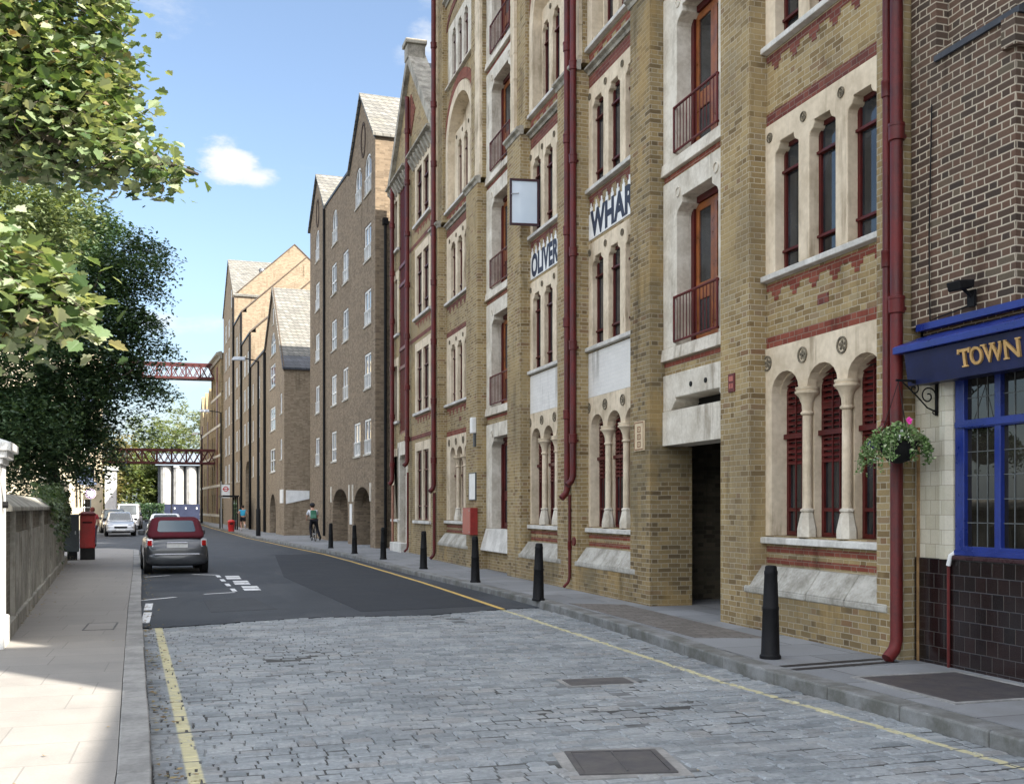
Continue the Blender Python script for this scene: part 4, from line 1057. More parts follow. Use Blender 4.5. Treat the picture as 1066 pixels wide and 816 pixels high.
for z0, z1 in LV:
    stone_triple(aw, AY, *W1, z0, z1, 2, .86, .24, 'flat', z1-.30, deep=.14, rails=(.2,.72))
    stone_triple(aw, AY, *W2, z0, z1, 1, .70, .2, 'flat', z1-.30, deep=.32)
    for a, b in (W1, W2): sill(aw, AY, a-.1, b+.1, z0-.15, z0, 0)
    if z0 > 2: toothed(aw, AY, W1[0], W1[1], z0-.16, 0, REDBRICK)
    band(aw, AY, ya+.05, DZ[0]-.05, z1+.12, z1+.26, 0, REDDARK)
# loading strip
g = MB(AY); g.plate(rect(DZ[0]+.002, DZ[1]-.002, 4.502, 13.848), [], .03, .09); k_ = 4.6
for z in (6.9, 7.6, 10.0, 10.7): g.box(-.02, .03, DZ[0]+.01, DZ[1]-.01, z, z+.12)
for i in range(9): g.box(.015, .03, DZ[0]+.1+i*.15, DZ[0]+.112+i*.15, 4.6, 13.8)
g.build('loading_door', RED, aw)
stone_triple(aw, AY, DZ[0]-.3, DZ[1]+.3, .45, 4.2, 1, 1.2, .2, 'shoulder', 3.7, deep=.3, mt=PALESTONE)
g = MB(AY); g.box(-.3, .1, DZ[0]-.4, DZ[1]+.4, -.05, .448); g.build('door_step', SILL, aw, bevel=.015)
# cornice with brackets, coping, finial, terracotta panel
cornice(aw, AY, ya, ym-.35, 13.95, 0, h=.22, proj=.28); cornice(aw, AY, ym+.35, yb, 13.95, 0, h=.22, proj=.28)
g = MB(AY)
for i in range(8):
    for s in (-1, 1):
        yy = ym + s*(.55 + i*.42)
        g.hexa([(-.05,yy-.09,13.6),(.05,yy-.09,13.6),(.05,yy+.09,13.6),(-.05,yy+.09,13.6),(-.24,yy-.09,13.94),(.05,yy-.09,13.94),(.05,yy+.09,13.94),(-.24,yy+.09,13.94)])
each(g, 'cornice_bracket', CORNICE, aw)
g = MB(AY)
for s, ye in ((-1, ya-.15), (1, yb+.15)):
    zf = 14.05
    P = [(ym, 17.6), (ym, 18.0), (ye, zf+.28), (ye, zf-.12)]
    if s < 0: P = P[::-1]
    g.plate(P if s > 0 else P, [], -.16, .5)
each(g, 'gable_coping', CORNICE, aw)
g = MB(AY); g.box(-.2, .45, ym-.28, ym+.28, 17.7, 18.2); g.box(-.27, .5, ym-.36, ym+.36, 18.2, 18.36); g.build('finial', CORNICE, aw, bevel=.02)
g = MB(AY); g.plate([(ym,15.0),(ym+.75,15.75),(ym,16.5),(ym-.75,15.75)], [], -.03, .03); g.build('terracotta_panel', REDBRICK, aw)
downpipe(aw, AY, -.14, 37.24, 3.2, 16.4, .08, sockets=[4.2+1.83*i for i in range(7)]); downpipe(aw, AY, -.12, 37.24, .14, 3.0, .04)
downpipe(aw, AY, -.14, 40.2, 2.6, 14.0, .08, sockets=[3.4+1.83*i for i in range(6)]); downpipe(aw, AY, -.12, 40.2, .14, 2.6, .05, mt=mat('faded_pipe_paint', speckled((.33,.16,.11), .2, 5, .5, .05)))

# ------------------------------------------------------------------ brown brick flats
RZ = R(2.818)
bb = thing('brown_brick_flats', 'five storey brown brick flats with two street gables and white windows', 'building', (6.98, 41.83, 0), RZ)
def white_window(root, u, w, z0, z1, arch=False, oy=0, mul=0, bars=True, rail=.42, pane=None):
    yA, yB = u-w/2, u+w/2
    g = MB(oy); t = .075
    if arch:
        zs = z1 - w*.42
        outer = [(yA,z0),(yB,z0),(yB,zs)] + arch_pts(yA, yB, zs, z1, 8)[1:-1][::-1] + [(yA,zs)]
        h1 = [(yA+t,z0+t),(yB-t,z0+t),(yB-t,zs)] + arch_pts(yA+t, yB-t, zs, z1-t, 8)[1:-1][::-1] + [(yA+t,zs)]
        g.plate(outer, [h1[::-1]], .03, .11)
    else:
        g.plate(rect(yA, yB, z0, z1), [rect(yA+t, yB-t, z0+t, z1-t)[::-1]], .03, .11)
    zr = z0 + (z1-z0)*rail
    g.box(.025, .10, yA+t, yB-t, zr-.035, zr+.035)
    g.box(.025, .10, u-.03, u+.03, z0+t, z1-t if not arch else z1-t-.02)
    f = g.build('window', WHITE, root)
    p = MB(oy); p.plate(rect(yA+t*.6, yB-t*.6, z0+t*.6, (z1-t*.6) if not arch else z1 - w*.2), [], .065, .075); p.build('pane', pane or GLASSB, f)
    s = MB(oy); s.box(-.05, .028, yA-.06, yB+.06, z0-.075, z0-.002); s.build('sill', STONE2, f)
    if bars:
        b = MB(oy); n = 6
        for i in range(n+1): b.box(-.012, .003, yA+.05+(w-.1)*i/n-.012, yA+.05+(w-.1)*i/n+.012, z0+.02, zr)
        b.box(-.017, .008, yA+.02, yB-.02, zr-.01, zr+.025); b.build('guard_rail', WHITE, f)
    return f
def hole_for(u, w, z0, z1, arch=False):
    yA, yB = u-w/2-.01, u+w/2+.01
    if arch:
        zs = z1 - w*.42
        return [(yA,z0-.01),(yA,zs)] + arch_pts(yA, yB, zs, z1+.01, 8)[1:-1] + [(yB,zs),(yB,z0-.01)]
    return rect(yA, yB, z0-.01, z1+.01)[::-1]
WB = []
for u, w, zs in ((1.48, 1.30, (3.95,6.65,9.25,11.92)), (6.3, 1.25, (6.65,9.3,11.95)), (9.25, 1.3, (3.96,6.66,9.3,12.0)), (14.1, 1.2, (3.96,6.68,9.4,12.06)), (3.65, 1.35, (3.95,))):
    for z in zs: WB.append((u, w, z, z+1.42, False))
for u, w, z in ((1.40,1.25,14.62),(3.35,1.25,14.62),(9.05,1.3,14.35),(14.1,1.1,14.63)): WB.append((u, w, z, z+1.62, True))
AR = [(.95,4.35),(5.75,9.6)]
outer = [(0,-.05)]
for a, b in AR: outer += [(a,-.05),(a,1.75)] + arch_pts(a, b, 1.75, 2.62, 9)[1:-1] + [(b,1.75),(b,-.05)]
outer += [(16.57,-.05),(16.57,16.8),(14.05,19.0),(11.95,16.85),(5.15,16.75),(2.62,19.02),(0,16.6)]
g = MB(); g.plate(outer, [hole_for(*w) for w in WB], 0, .35); 
g.box(.35, 12, 0, .3, -.05, 16.6); g.box(.35, 12, 16.27, 16.57, -.05, 16.8)
g.build('wall', BROWNBRICK, bb)
g = MB(); g.box(.5, .55, .3, 16.2, 2.8, 16.5); g.box(2.6, 2.7, .3, 16.2, 0, 2.8); g.build('room_lining', DARK, bb)
g = MB()
for a, b in AR: g.box(.352, 2.6, a-.2, a, 0, 2.8); g.box(.352, 2.6, b, b+.2, 0, 2.8)
each(g, 'archway_lining', BROWNBRICK, bb)
for w in WB: white_window(bb, w[0], w[1], w[2], w[3], w[4], bars=w[0] not in (9.25,) , rail=.40)
g = MB()
for c, half, zE, zA in ((2.62, 2.62, 16.6, 19.02), (14.05, 2.5, 16.8, 19.0)):
    for s in (-1, 1):
        e = c + s*(half+.12); ze = zE - .10
        P = [(-.12,c,zA+.05),(11,c,zA+.05),(11,e,ze),(-.12,e,ze),(-.12,c,zA+.17),(11,c,zA+.17),(11,e,ze+.12),(-.12,e,ze+.12)]
        g.hexa(P)
each(g, 'roof', SLATE, bb)
g = MB(); g.hexa([(.0,5.2,16.76),(11,5.2,17.6),(11,11.9,17.6),(.0,11.9,16.86),(.0,5.2,16.84),(11,5.2,17.7),(11,11.9,17.7),(.0,11.9,16.94)]); g.build('flat_roof', LEAD, bb)
g = MB(); g.plate([(-.06,16.45),(.02,16.68),(2.62,19.08),(5.2,16.8),(11.95,16.92),(14.05,19.08),(16.6,16.9),(16.62,16.75),(14.05,18.98),(11.98,16.80),(5.17,16.68),(2.62,18.96),(.05,16.5)], [], -.05, .0); g.build('verge_trim', LEAD, bb)
# blind oval windows in the gable heads
g = MB()
for c, z in ((2.3, 17.1), (14.0, 17.1)): g.plate([(c+.45*math.cos(2*pi*i/16), z+.75*math.sin(2*pi*i/16)) for i in range(16)], [[(c+.33*math.cos(-2*pi*i/16), z+.63*math.sin(-2*pi*i/16)) for i in range(16)]], -.03, .02)
each(g, 'brick_roundel', mat('dark_brown_brick', speckled((.06,.04,.03), .2, 6, .9, .2)), bb)
for u in (11.65,): downpipe(bb, 0, -.08, u, .14, 16.7, .06, mt=BLACKIRON, shoe=False)
g = MB(); g.tube([(.38,-.12,.1),(.38,-.12,13.0)], .06, 10); g.box(.28,.48,-.24,-.0,13.0,13.25); g.build('downpipe', BLACKIRON, bb)
g = MB()
for u in (.85, 4.55, 5.35, 9.95): g.box(-.04, .02, u-.09, u+.09, 2.0, 2.75)
each(g, 'arch_springer', PALESTONE, bb)
g = MB(); g.box(-.03, .01, 4.75, 5.2, 1.0, 1.9); g.build('door_notice', WHITE, bb)

# ------------------------------------------------------------------ tan brick row
tb = thing('tan_brick_flats', 'long row of tan brick flats whose gabled blocks step up away from the viewer', 'building', (5.12, 62.6, 0), RZ)
WC = []
for z in (3.97, 6.57, 9.25): WC.append((5.4, 2.5, z, z+1.45, False))
WC.append((5.2, 2.3, 11.3, 12.7, True)); WC.append((5.2,.6,13.2,14.2,False))
for z in (4.6, 7.3): WC.append((1.35, .8, z, z+1.2, False))
for z in (1.35, 3.97, 6.6, 9.3): WC.append((13.3, 1.3, z, z+1.6, False))
for z in (4.0, 6.6, 9.3): WC.append((17.2, .8, z, z+1.5, False))
for u in (20.6, 23.3):
    for z in ((6.6, 9.3, 12.0) if u < 21 else (6.6, 9.3, 12.0)): WC.append((u, 1.4, z, z+1.7, False))
for u in (27.3, 30.2):
    for z in (3.9, 6.5, 9.2, 11.9, 14.5): WC.append((u, 1.5, z, z+1.7, False))
for u in (34.3, 38.0, 41.6):
    for z in (4, 6.6, 9.3, 12, 14.7, 17.3) : WC.append((u, 1.7, z, z+1.7, False))
WC.append((35.6, 1.2, 19.6, 21.3, False))
AC = [(3.9,6.9,1.4,2.6),(19.3,22.6,4.4,5.3),(26.2,28.6,1.9,2.7),(29.4,31.8,1.9,2.7)]
outer = [(0,-.05)]
for a, b, zs, zc in AC: outer += [(a,-.05),(a,zs)] + arch_pts(a, b, zs, zc, 8)[1:-1] + [(b,zs),(b,-.05)]
outer += [(44.4,-.05),(44.4,20.2),(38.3,24.4),(32.6,20.2),(32.6,17.5),(25.4,17.5),(25.4,14.8),(18.5,14.8),(18.5,12.15),(9.05,12.15),(5.0,15.35),(0,9.9)]
g = MB(); g.plate(outer, [hole_for(*w) for w in WC], 0, .35)
g.box(.35, 11, 0, .3, -.05, 9.9)
for u, e in ((18.5,14.8),(25.4,17.5),(32.6,20.2)):
    g.plate_y([(.35,8),(10.5,8),(10.5,e),(5.2,e+4.8),(.35,e+.3)], [], u, u+.3)
g.box(.35, 11, 44.1, 44.4, -.05, 20.2)
g.build('wall', TANBRICK, tb)
g = MB(); g.box(.6, .7, .4, 44, 3.2, 9.8); g.box(.6, .7, 9, 44, 9.8, 12); g.box(.6,.7,33,44,12,20); g.box(.6,.7,19,44,12,14.5); g.box(.6,.7,26,44,14.5,17.4); g.box(2.2, 2.3, .4, 44, 0, 3.2); g.build('room_lining', DARK, tb)
for w in WC: white_window(tb, w[0], w[1], w[2], w[3], w[4], bars=False, rail=.5)
g = MB()
def roofpl(g, P, t=.14): g.hexa(P + [(x, y, z+t) for x, y, z in P])
roofpl(g, [(-.12,5.0,15.35),(11,5.0,15.35),(11,.62,10.55),(-.12,.62,10.55)])
roofpl(g, [(-.12,5.0,15.35),(11,5.0,15.35),(11,9.2,12.1),(-.12,9.2,12.1)])
roofpl(g, [(-.1,38.3,24.45),(11,38.3,24.45),(11,32.45,20.15),(-.1,32.45,20.15)])
roofpl(g, [(-.1,38.3,24.45),(11,38.3,24.45),(11,44.5,20.15),(-.1,44.5,20.15)])
each(g, 'roof', SLATE, tb)
g = MB(); roofpl(g, [(-.12,.60,10.53),(11,.60,10.53),(11,-.15,9.75),(-.12,-.15,9.75)], .13); g.build('lower_roof', SLATED, tb)
g = MB()
for a, b, e in ((9.1,18.5,12.15),(18.8,25.4,14.8),(25.7,32.6,17.5)):
    roofpl(g, [(-.08,a,e),(5.2,a,e+4.8),(5.2,b,e+4.8),(-.08,b,e)]); roofpl(g, [(10.5,a,e),(5.2,a,e+4.8),(5.2,b,e+4.8),(10.5,b,e)])
each(g, 'slope_roof', SLATED, tb)
g = MB()
for u, e in ((18.5,14.8),(25.4,17.5),(32.6,20.2)):
    g.plate_y([(-.1,e-.05),(-.1,e+.04),(5.2,e+4.93),(10.6,e+.04),(10.6,e-.05),(5.2,e+4.82)], [], u-.05, u+.32)
g.plate([(-.1,9.65),(-.1,9.95),(5.0,15.55),(9.1,12.3),(18.45,12.3),(18.45,12.15),(9.05,12.12),(5.0,15.36)], [], -.06, .0)
each(g, 'verge_trim', mat('brown_verge_tile', speckled((.10,.075,.055), .3, 4, .8, .1)), tb)
g = MB()
for u, e in ((9.05,12.0),(18.4,14.6),(25.3,17.3),(32.5,20.0)): g.tube([(-.1,u,.1),(-.1,u,e)], .09, 8)
each(g, 'downpipe', BLACKIRON, tb)
g = MB(); P = []
for u, dz in ((37.6,0),(35.7,0)): pass
z = lambda u: 24.45 - (38.3-u)*(4.3/5.85) + .16
g.hexa([(2.6,36.9,z(36.9)),(4.6,36.9,z(36.9)),(4.6,35.3,z(35.3)),(2.6,35.3,z(35.3)),(2.6,36.9,z(36.9)+.12),(4.6,36.9,z(36.9)+.12),(4.6,35.3,z(35.3)+.12),(2.6,35.3,z(35.3)+.12)]); sk = g.build('skylight', LEAD, tb)
g = MB(); g.hexa([(2.8,36.7,z(36.7)+.10),(4.4,36.7,z(36.7)+.10),(4.4,35.5,z(35.5)+.10),(2.8,35.5,z(35.5)+.10),(2.8,36.7,z(36.7)+.15),(4.4,36.7,z(36.7)+.15),(4.4,35.5,z(35.5)+.15),(2.8,35.5,z(35.5)+.15)]); g.build('pane', SKYPANE, sk)
g = MB(); g.hexa([(.1,-.06,1.95),(1.45,-.06,2.25),(1.45,-.0,2.25),(.1,-.0,1.95),(.1,-.06,2.75),(1.45,-.06,2.72),(1.45,0,2.72),(.1,0,2.75)]); g.box(-.05,-.0,.3,1.6,2.0,2.8); each(g, 'white_panel', WHITE, tb)

# ------------------------------------------------------------------ far wharf warehouses
def far_wh(name, label, x, y, rz, L, H, gable, reds, mt):
    r = thing(name, label, 'warehouse', (x, y, 0), rz)
    wins = []
    n = int(H//3); k = max(3, int(L//2.4))
    for i in range(n):
        for j in range(k):
            if j % 3 != 1: wins.append((L*(j+.5)/k, .9, 1.2+3*i, 3.1+3*i, True))
    out = [(0,-.05),(L,-.05),(L,H)]
    if gable:
        m = gable
        for q in range(m):
            a = L - L*q/m; b = L - L*(q+1)/m; out += [(a-.2,H),((a+b)/2,H+2.6),(b+.2,H)]
    out += [(0,H)]
    g = MB(); g.plate(out, [hole_for(*w) for w in wins], 0, .4); g.box(.4, 12, 0, .4, -.05, H); g.box(.4, 12, L-.4, L, -.05, H); g.build('wall', mt, r)
    g = MB(); g.box(.3, .5, .5, L-.5, .2, H-.2); g.build('pane', GLASS, r)
    g = MB(); g.box(.3, 12, 0, L, H-.3, H+.0); g.build('roof', LEAD, r)
    if not gable: cornice(r, 0, -.3, L+.2, H-.6, -.0, h=.7, proj=.5)
    g = MB()
    for j in range(k):
        if j % 3 == 1: g.box(-.05, .1, L*(j+.5)/k-.55, L*(j+.5)/k+.55, 1.0, H-1.0)
    each(g, 'loading_door', RED, r)
    g = MB()
    for i in range(n): g.box(-.06, .1, .2, L-.2, 3*i+.8, 3*i+1.05)
    each(g, 'stone_band', PALESTONE, r)
    return r
far_wh('corniced_warehouse', 'dark yellow brick warehouse with a heavy cornice beyond the tan flats, carrying the footbridges', 2.75, 108.0, R(4.5), 10.0, 17.0, 0, 1, STOCK2)
far_wh('spired_warehouse', 'far brick warehouse with pointed gables and red loading doors at the bend', 1.95, 118.2, R(4.0), 15.0, 12.2, 3, 1, STOCK)
# ------------------------------------------------------------------ street furniture
def bollard_mesh():
    g = MB()
    g.lathe(0, 0, [(.115,0),(.115,.03),(.107,.04),(.100,.05),(.086,.52),(.090,.53),(.090,.555),(.084,.565),(.070,.90),(.073,.91),(.073,.94),(.066,.95),(.064,.985),(.052,1.0),(.02,1.005)], 20)
    return g
BOL = [(5.98,10.12,'nearest the pub, beside the rain channel'),(5.80,17.57,'in front of the twin drainpipes'),(5.90,22.24,'just below the red inlet box'),(5.87,27.49,'in front of the paired stone window of the gabled warehouse'),(5.75,32.95,'at the corner of the brown flats'),(5.50,37.4,'between the two archways of the brown flats'),(5.30,42.5,'nearest the cyclist')]
proto = None
for i, (x, y, w) in enumerate(BOL):
    if proto is None:
        o = bollard_mesh().build('bollard', BLACKIRON, auto=35); proto = o
    else:
        o = proto.copy(); col.objects.link(o)
    o.location = (x, y, .121); o.rotation_euler = (R((-.6,.8,-.4,.5,0,.7,-.3)[i]), R((.8,-.5,.3,-.6,.5,0,.4)[i]), i*1.1)
    tag(o, 'black tapered iron bollard ' + w, 'bollard', 'iron bollards along the right kerb')

def lamp_post(label, x, y, h, arm, ang, base=.12):
    t = thing('street_lamp', label, 'street lamp', (x, y, base))
    g = MB(); g.lathe(0, 0, [(.13,0),(.13,1.5),(.10,1.55),(.085,1.6),(.055,h)], 12); g.build('post', BLACKIRON, t, auto=40)
    ca, sa = math.cos(ang), math.sin(ang)
    g = MB(); g.tube([(0,0,h-.1),(.15*ca,.15*sa,h+.02),(arm*ca,arm*sa,h+.12)], .035, 8); g.build('arm', BLACKIRON, t)
    g = MB(); b = arm
    P = []
    for z, w, l0, l1 in ((h+.0,.11,b-.05,b+.75),(h+.22,.07,b-.02,b+.6)):
        P += [(l0*ca-w*-sa, l0*sa-w*ca, z),(l1*ca-w*-sa, l1*sa-w*ca, z),(l1*ca+w*-sa, l1*sa+w*ca, z),(l0*ca+w*-sa, l0*sa+w*ca, z)]
    g.hexa(P); g.build('lamp_head', STEEL, t, bevel=.03)
lamp_post('tall black street lamp with a grey head on a long arm beside the jogger', 3.60, 61.7, 9.95, .75, R(172))
lamp_post('tall thin street lamp in front of the corniced warehouse', 2.15, 85.2, 9.0, .9, R(175))
lamp_post('far street lamp at the bend by the spired warehouse', .95, 114.8, 9.2, .4, R(150))
lamp_post('slim street lamp standing before the white columned building', -2.6, 146, 7.0, .3, R(10), 0)
t = thing('stop_sign_post', 'bus stop post with a white flag carrying a red ring', 'bus stop', (2.12, 82.9, .12))
MB().lathe(0, 0, [(.05,0),(.045,3.6)], 10).build('post', STEEL, t)
f = MB().box(.02, .62, -.03, .03, 2.35, 3.35).build('flag', WHITE, t)
g = MB(); n = 20
g.plate_y([(.32+.2*math.cos(2*pi*i/n), 3.02+.2*math.sin(2*pi*i/n)) for i in range(n)], [[(.32+.13*math.cos(-2*pi*i/n), 3.02+.13*math.sin(-2*pi*i/n)) for i in range(n)]], -.036, -.02); g.box(.08,.56,-.038,-.02,2.99,3.05); g.build('emblem', REDP, f)
MB().box(.06, .58, -.036, -.02, 2.42, 2.55).build('panel', REDP, f)
t = thing('bus_shelter', 'dark framed bus shelter on the right pavement beyond the jogger', 'bus shelter', (3.05, 80.5, .12), R(2.8))
g = MB()
for yy in (-1.6, 0, 1.6): g.box(-.05, .05, yy-.05, yy+.05, 0, 2.4); 
g.build('post', BLACKIRON, t)
MB().box(-1.05, .1, -1.9, 1.9, 2.4, 2.5).build('roof', BLACKIRON, t)
MB().box(-.012, .012, -1.55, 1.55, .35, 2.2).build('pane', GLASSB, t)
t = thing('litter_bin', 'red litter bin on the right pavement beside the jogger', 'litter bin', (2.55, 74.4, .12))
MB().lathe(0, 0, [(.20,0),(.23,.62),(.25,.66),(.18,.76),(.05,.8)], 14).build('body', REDP, t, auto=40)
MB().box(-.11, .11, -.255, -.2, .48, .58).build('opening', DARK, t)
# post box and its grey pouch box
t = thing('post_box', 'square red post box on a dark base at the end of the boundary wall', 'post box', (-3.14, 35.6, .12), R(4))
MB().box(-.22, .22, -.24, .24, .36, 1.38).build('body', REDP, t, bevel=.02)
MB().box(-.215, .215, -.235, .235, 0, .36).build('base', mat('sooty_black_paint', speckled((.018,.018,.018), .4, 9, .6, .1)), t, bevel=.01)
MB().box(-.25, .25, -.28, .27, 1.38, 1.44).hexa([(-.23,-.26,1.44),(.23,-.26,1.44),(.23,.25,1.44),(-.23,.25,1.44),(-.16,-.18,1.50),(.16,-.18,1.50),(.16,.18,1.50),(-.16,.18,1.50)]).build('cap', mat('deep_red_paint', speckled((.16,.012,.012), .2, 5, .4, .03)), t, bevel=.01)
MB().box(-.14, .14, -.255, -.235, 1.14, 1.18).build('slot', DARK, t)
MB().plate_y(rect(-.17, .17, .45, 1.06), [rect(-.15, .15, .47, 1.04)[::-1]], -.247, -.235).build('door', REDP, t)
t = thing('pouch_box', 'dark grey metal pouch box on a pedestal left of the red post box', 'metal box', (-3.58, 35.35, .12), R(4))
MB().box(-.23, .21, -.26, .24, .26, 1.36).hexa([(-.25,-.28,1.36),(.23,-.28,1.36),(.23,.26,1.36),(-.25,.26,1.36),(-.23,-.22,1.42),(.21,-.22,1.42),(.21,.22,1.42),(-.23,.22,1.42)]).build('body', GREYMETAL, t, bevel=.015)
MB().box(-.12, .16, -.2, .2, 0, .26).build('pedestal', BLACKIRON, t)
MB().box(.10, .13, -.275, -.258, .8, .9).build('handle', STEEL, t)
t = thing('round_sign', 'white round road sign on a thin post by the far left building', 'road sign', (-6.0, 70, 0))
MB().cyl((0,0,0), (0,0,2.9), .04, n=8).build('post', GREYMETAL, t)
MB().cyl((0,-.05,2.6), (0,-.03,2.6), .32, n=20).build('disc', WHITE, t)
g = MB(); n = 20; g.plate_y([(.3*math.cos(2*pi*i/n), 2.6+.3*math.sin(2*pi*i/n)) for i in range(n)], [[(.23*math.cos(-2*pi*i/n), 2.6+.23*math.sin(-2*pi*i/n)) for i in range(n)]], -.056, -.04); g.build('ring', mat('violet_sign_ring', speckled((.20,.12,.28), .1, 5, .5, 0)), t)

# ------------------------------------------------------------------ footbridges
def bridge(label, xa, ya, xb, yb, z0, z1, mt):
    L = math.hypot(xb-xa, yb-ya)
    t = thing('lattice_footbridge', label, 'footbridge', (xa, ya, z0), math.atan2(yb-ya, xb-xa))
    H = z1 - z0
    for s in (0, 1.6):
        g = MB(); g.box(0, L, s-.09, s+.09, 0, .22); g.box(0, L, s-.12, s+.12, H-.2, H); g.build('girder', mt, t)
        g = MB(); n = int(L/.72); w = L/n
        for i in range(n):
            g.hexa([(i*w,s-.02,.2),(i*w+.09,s-.02,.2),(i*w+.09,s+.02,.2),(i*w,s+.02,.2),((i+1)*w-.09,s-.02,H-.2),((i+1)*w,s-.02,H-.2),((i+1)*w,s+.02,H-.2),((i+1)*w-.09,s+.02,H-.2)])
            g.hexa([((i+1)*w-.09,s-.045,.2),((i+1)*w,s-.045,.2),((i+1)*w,s-.022,.2),((i+1)*w-.09,s-.022,.2),(i*w,s-.045,H-.2),(i*w+.09,s-.045,H-.2),(i*w+.09,s-.022,H-.2),(i*w,s-.022,H-.2)])
            if i % 2 == 0: g.box(i*w-.05, i*w+.05, s-.05, s+.05, .2, H-.2)
        g.build('lattice', mt, t)
    MB().box(0, L, .0, 1.6, .05, .12).build('deck', LEAD, t)
bridge('lower red lattice footbridge crossing the street at first floor height', -9.3, 114.0, 2.3, 113.6, 6.2, 7.75, RUST)
bridge('upper red lattice footbridge crossing high above the street', -9.3, 115.2, 2.25, 114.8, 15.1, 16.75, RUST)

# ------------------------------------------------------------------ cars
def loft(g, st):
    """st: list of (y, [(x,z)...half ring from bottom centre to top centre])"""
    m = len(st[0][1]); rings = []
    for y, half in st:
        r = [(x, y, z) for x, z in half] + [(-x, y, z) for x, z in half[-2:0:-1]]
        rings.append(r)
    n = len(rings[0]); vs = [p for r in rings for p in r]; fs = []
    for i in range(len(rings)-1):
        for k in range(n): fs.append((i*n+k, i*n+(k+1)%n, (i+1)*n+(k+1)%n, (i+1)*n+k))
    fs.append(tuple(range(n))[::-1]); b = (len(rings)-1)*n; fs.append(tuple(range(b, b+n)))
    fs = [f[::-1] for f in fs]
    g.add(vs, fs)
def paint(name, c, metal=.3):
    return mat(name, lambda N: {'Base Color': N.mix(N.ss(N.noise(N.obj(), 3, 3), .3, .7), tuple(x*.9 for x in c), c), 'Metallic': metal, 'Roughness': .28, 'Coat Weight': .6, 'Coat Roughness': .08})
LAMPR = mat('red_tail_lamp', lambda N: {'Base Color': (.42,.012,.012), 'Roughness': .12, 'Coat Weight': 1.0})
LAMPW = mat('clear_head_lamp', lambda N: {'Base Color': (.55,.57,.6), 'Roughness': .1, 'Coat Weight': 1.0, 'Metallic': .3})
CHROME = mat('chrome', lambda N: {'Base Color': (.7,.7,.72), 'Metallic': 1.0, 'Roughness': .12})
CARGLASS = mat('car_window_glass', glassy((.016,.02,.022), .03, .8))
SKYGLASS = mat('sky_painted_rear_window', lambda N: {'Base Color': (.045,.075,.09), 'Roughness': .05, 'Coat Weight': 1.0, 'Metallic': .2})  # lighter teal base colour paints the sky's reflection into the window
CABRIO = mat('burgundy_canvas', speckled((.095,.011,.02), .15, 8, .85, .3, 120))
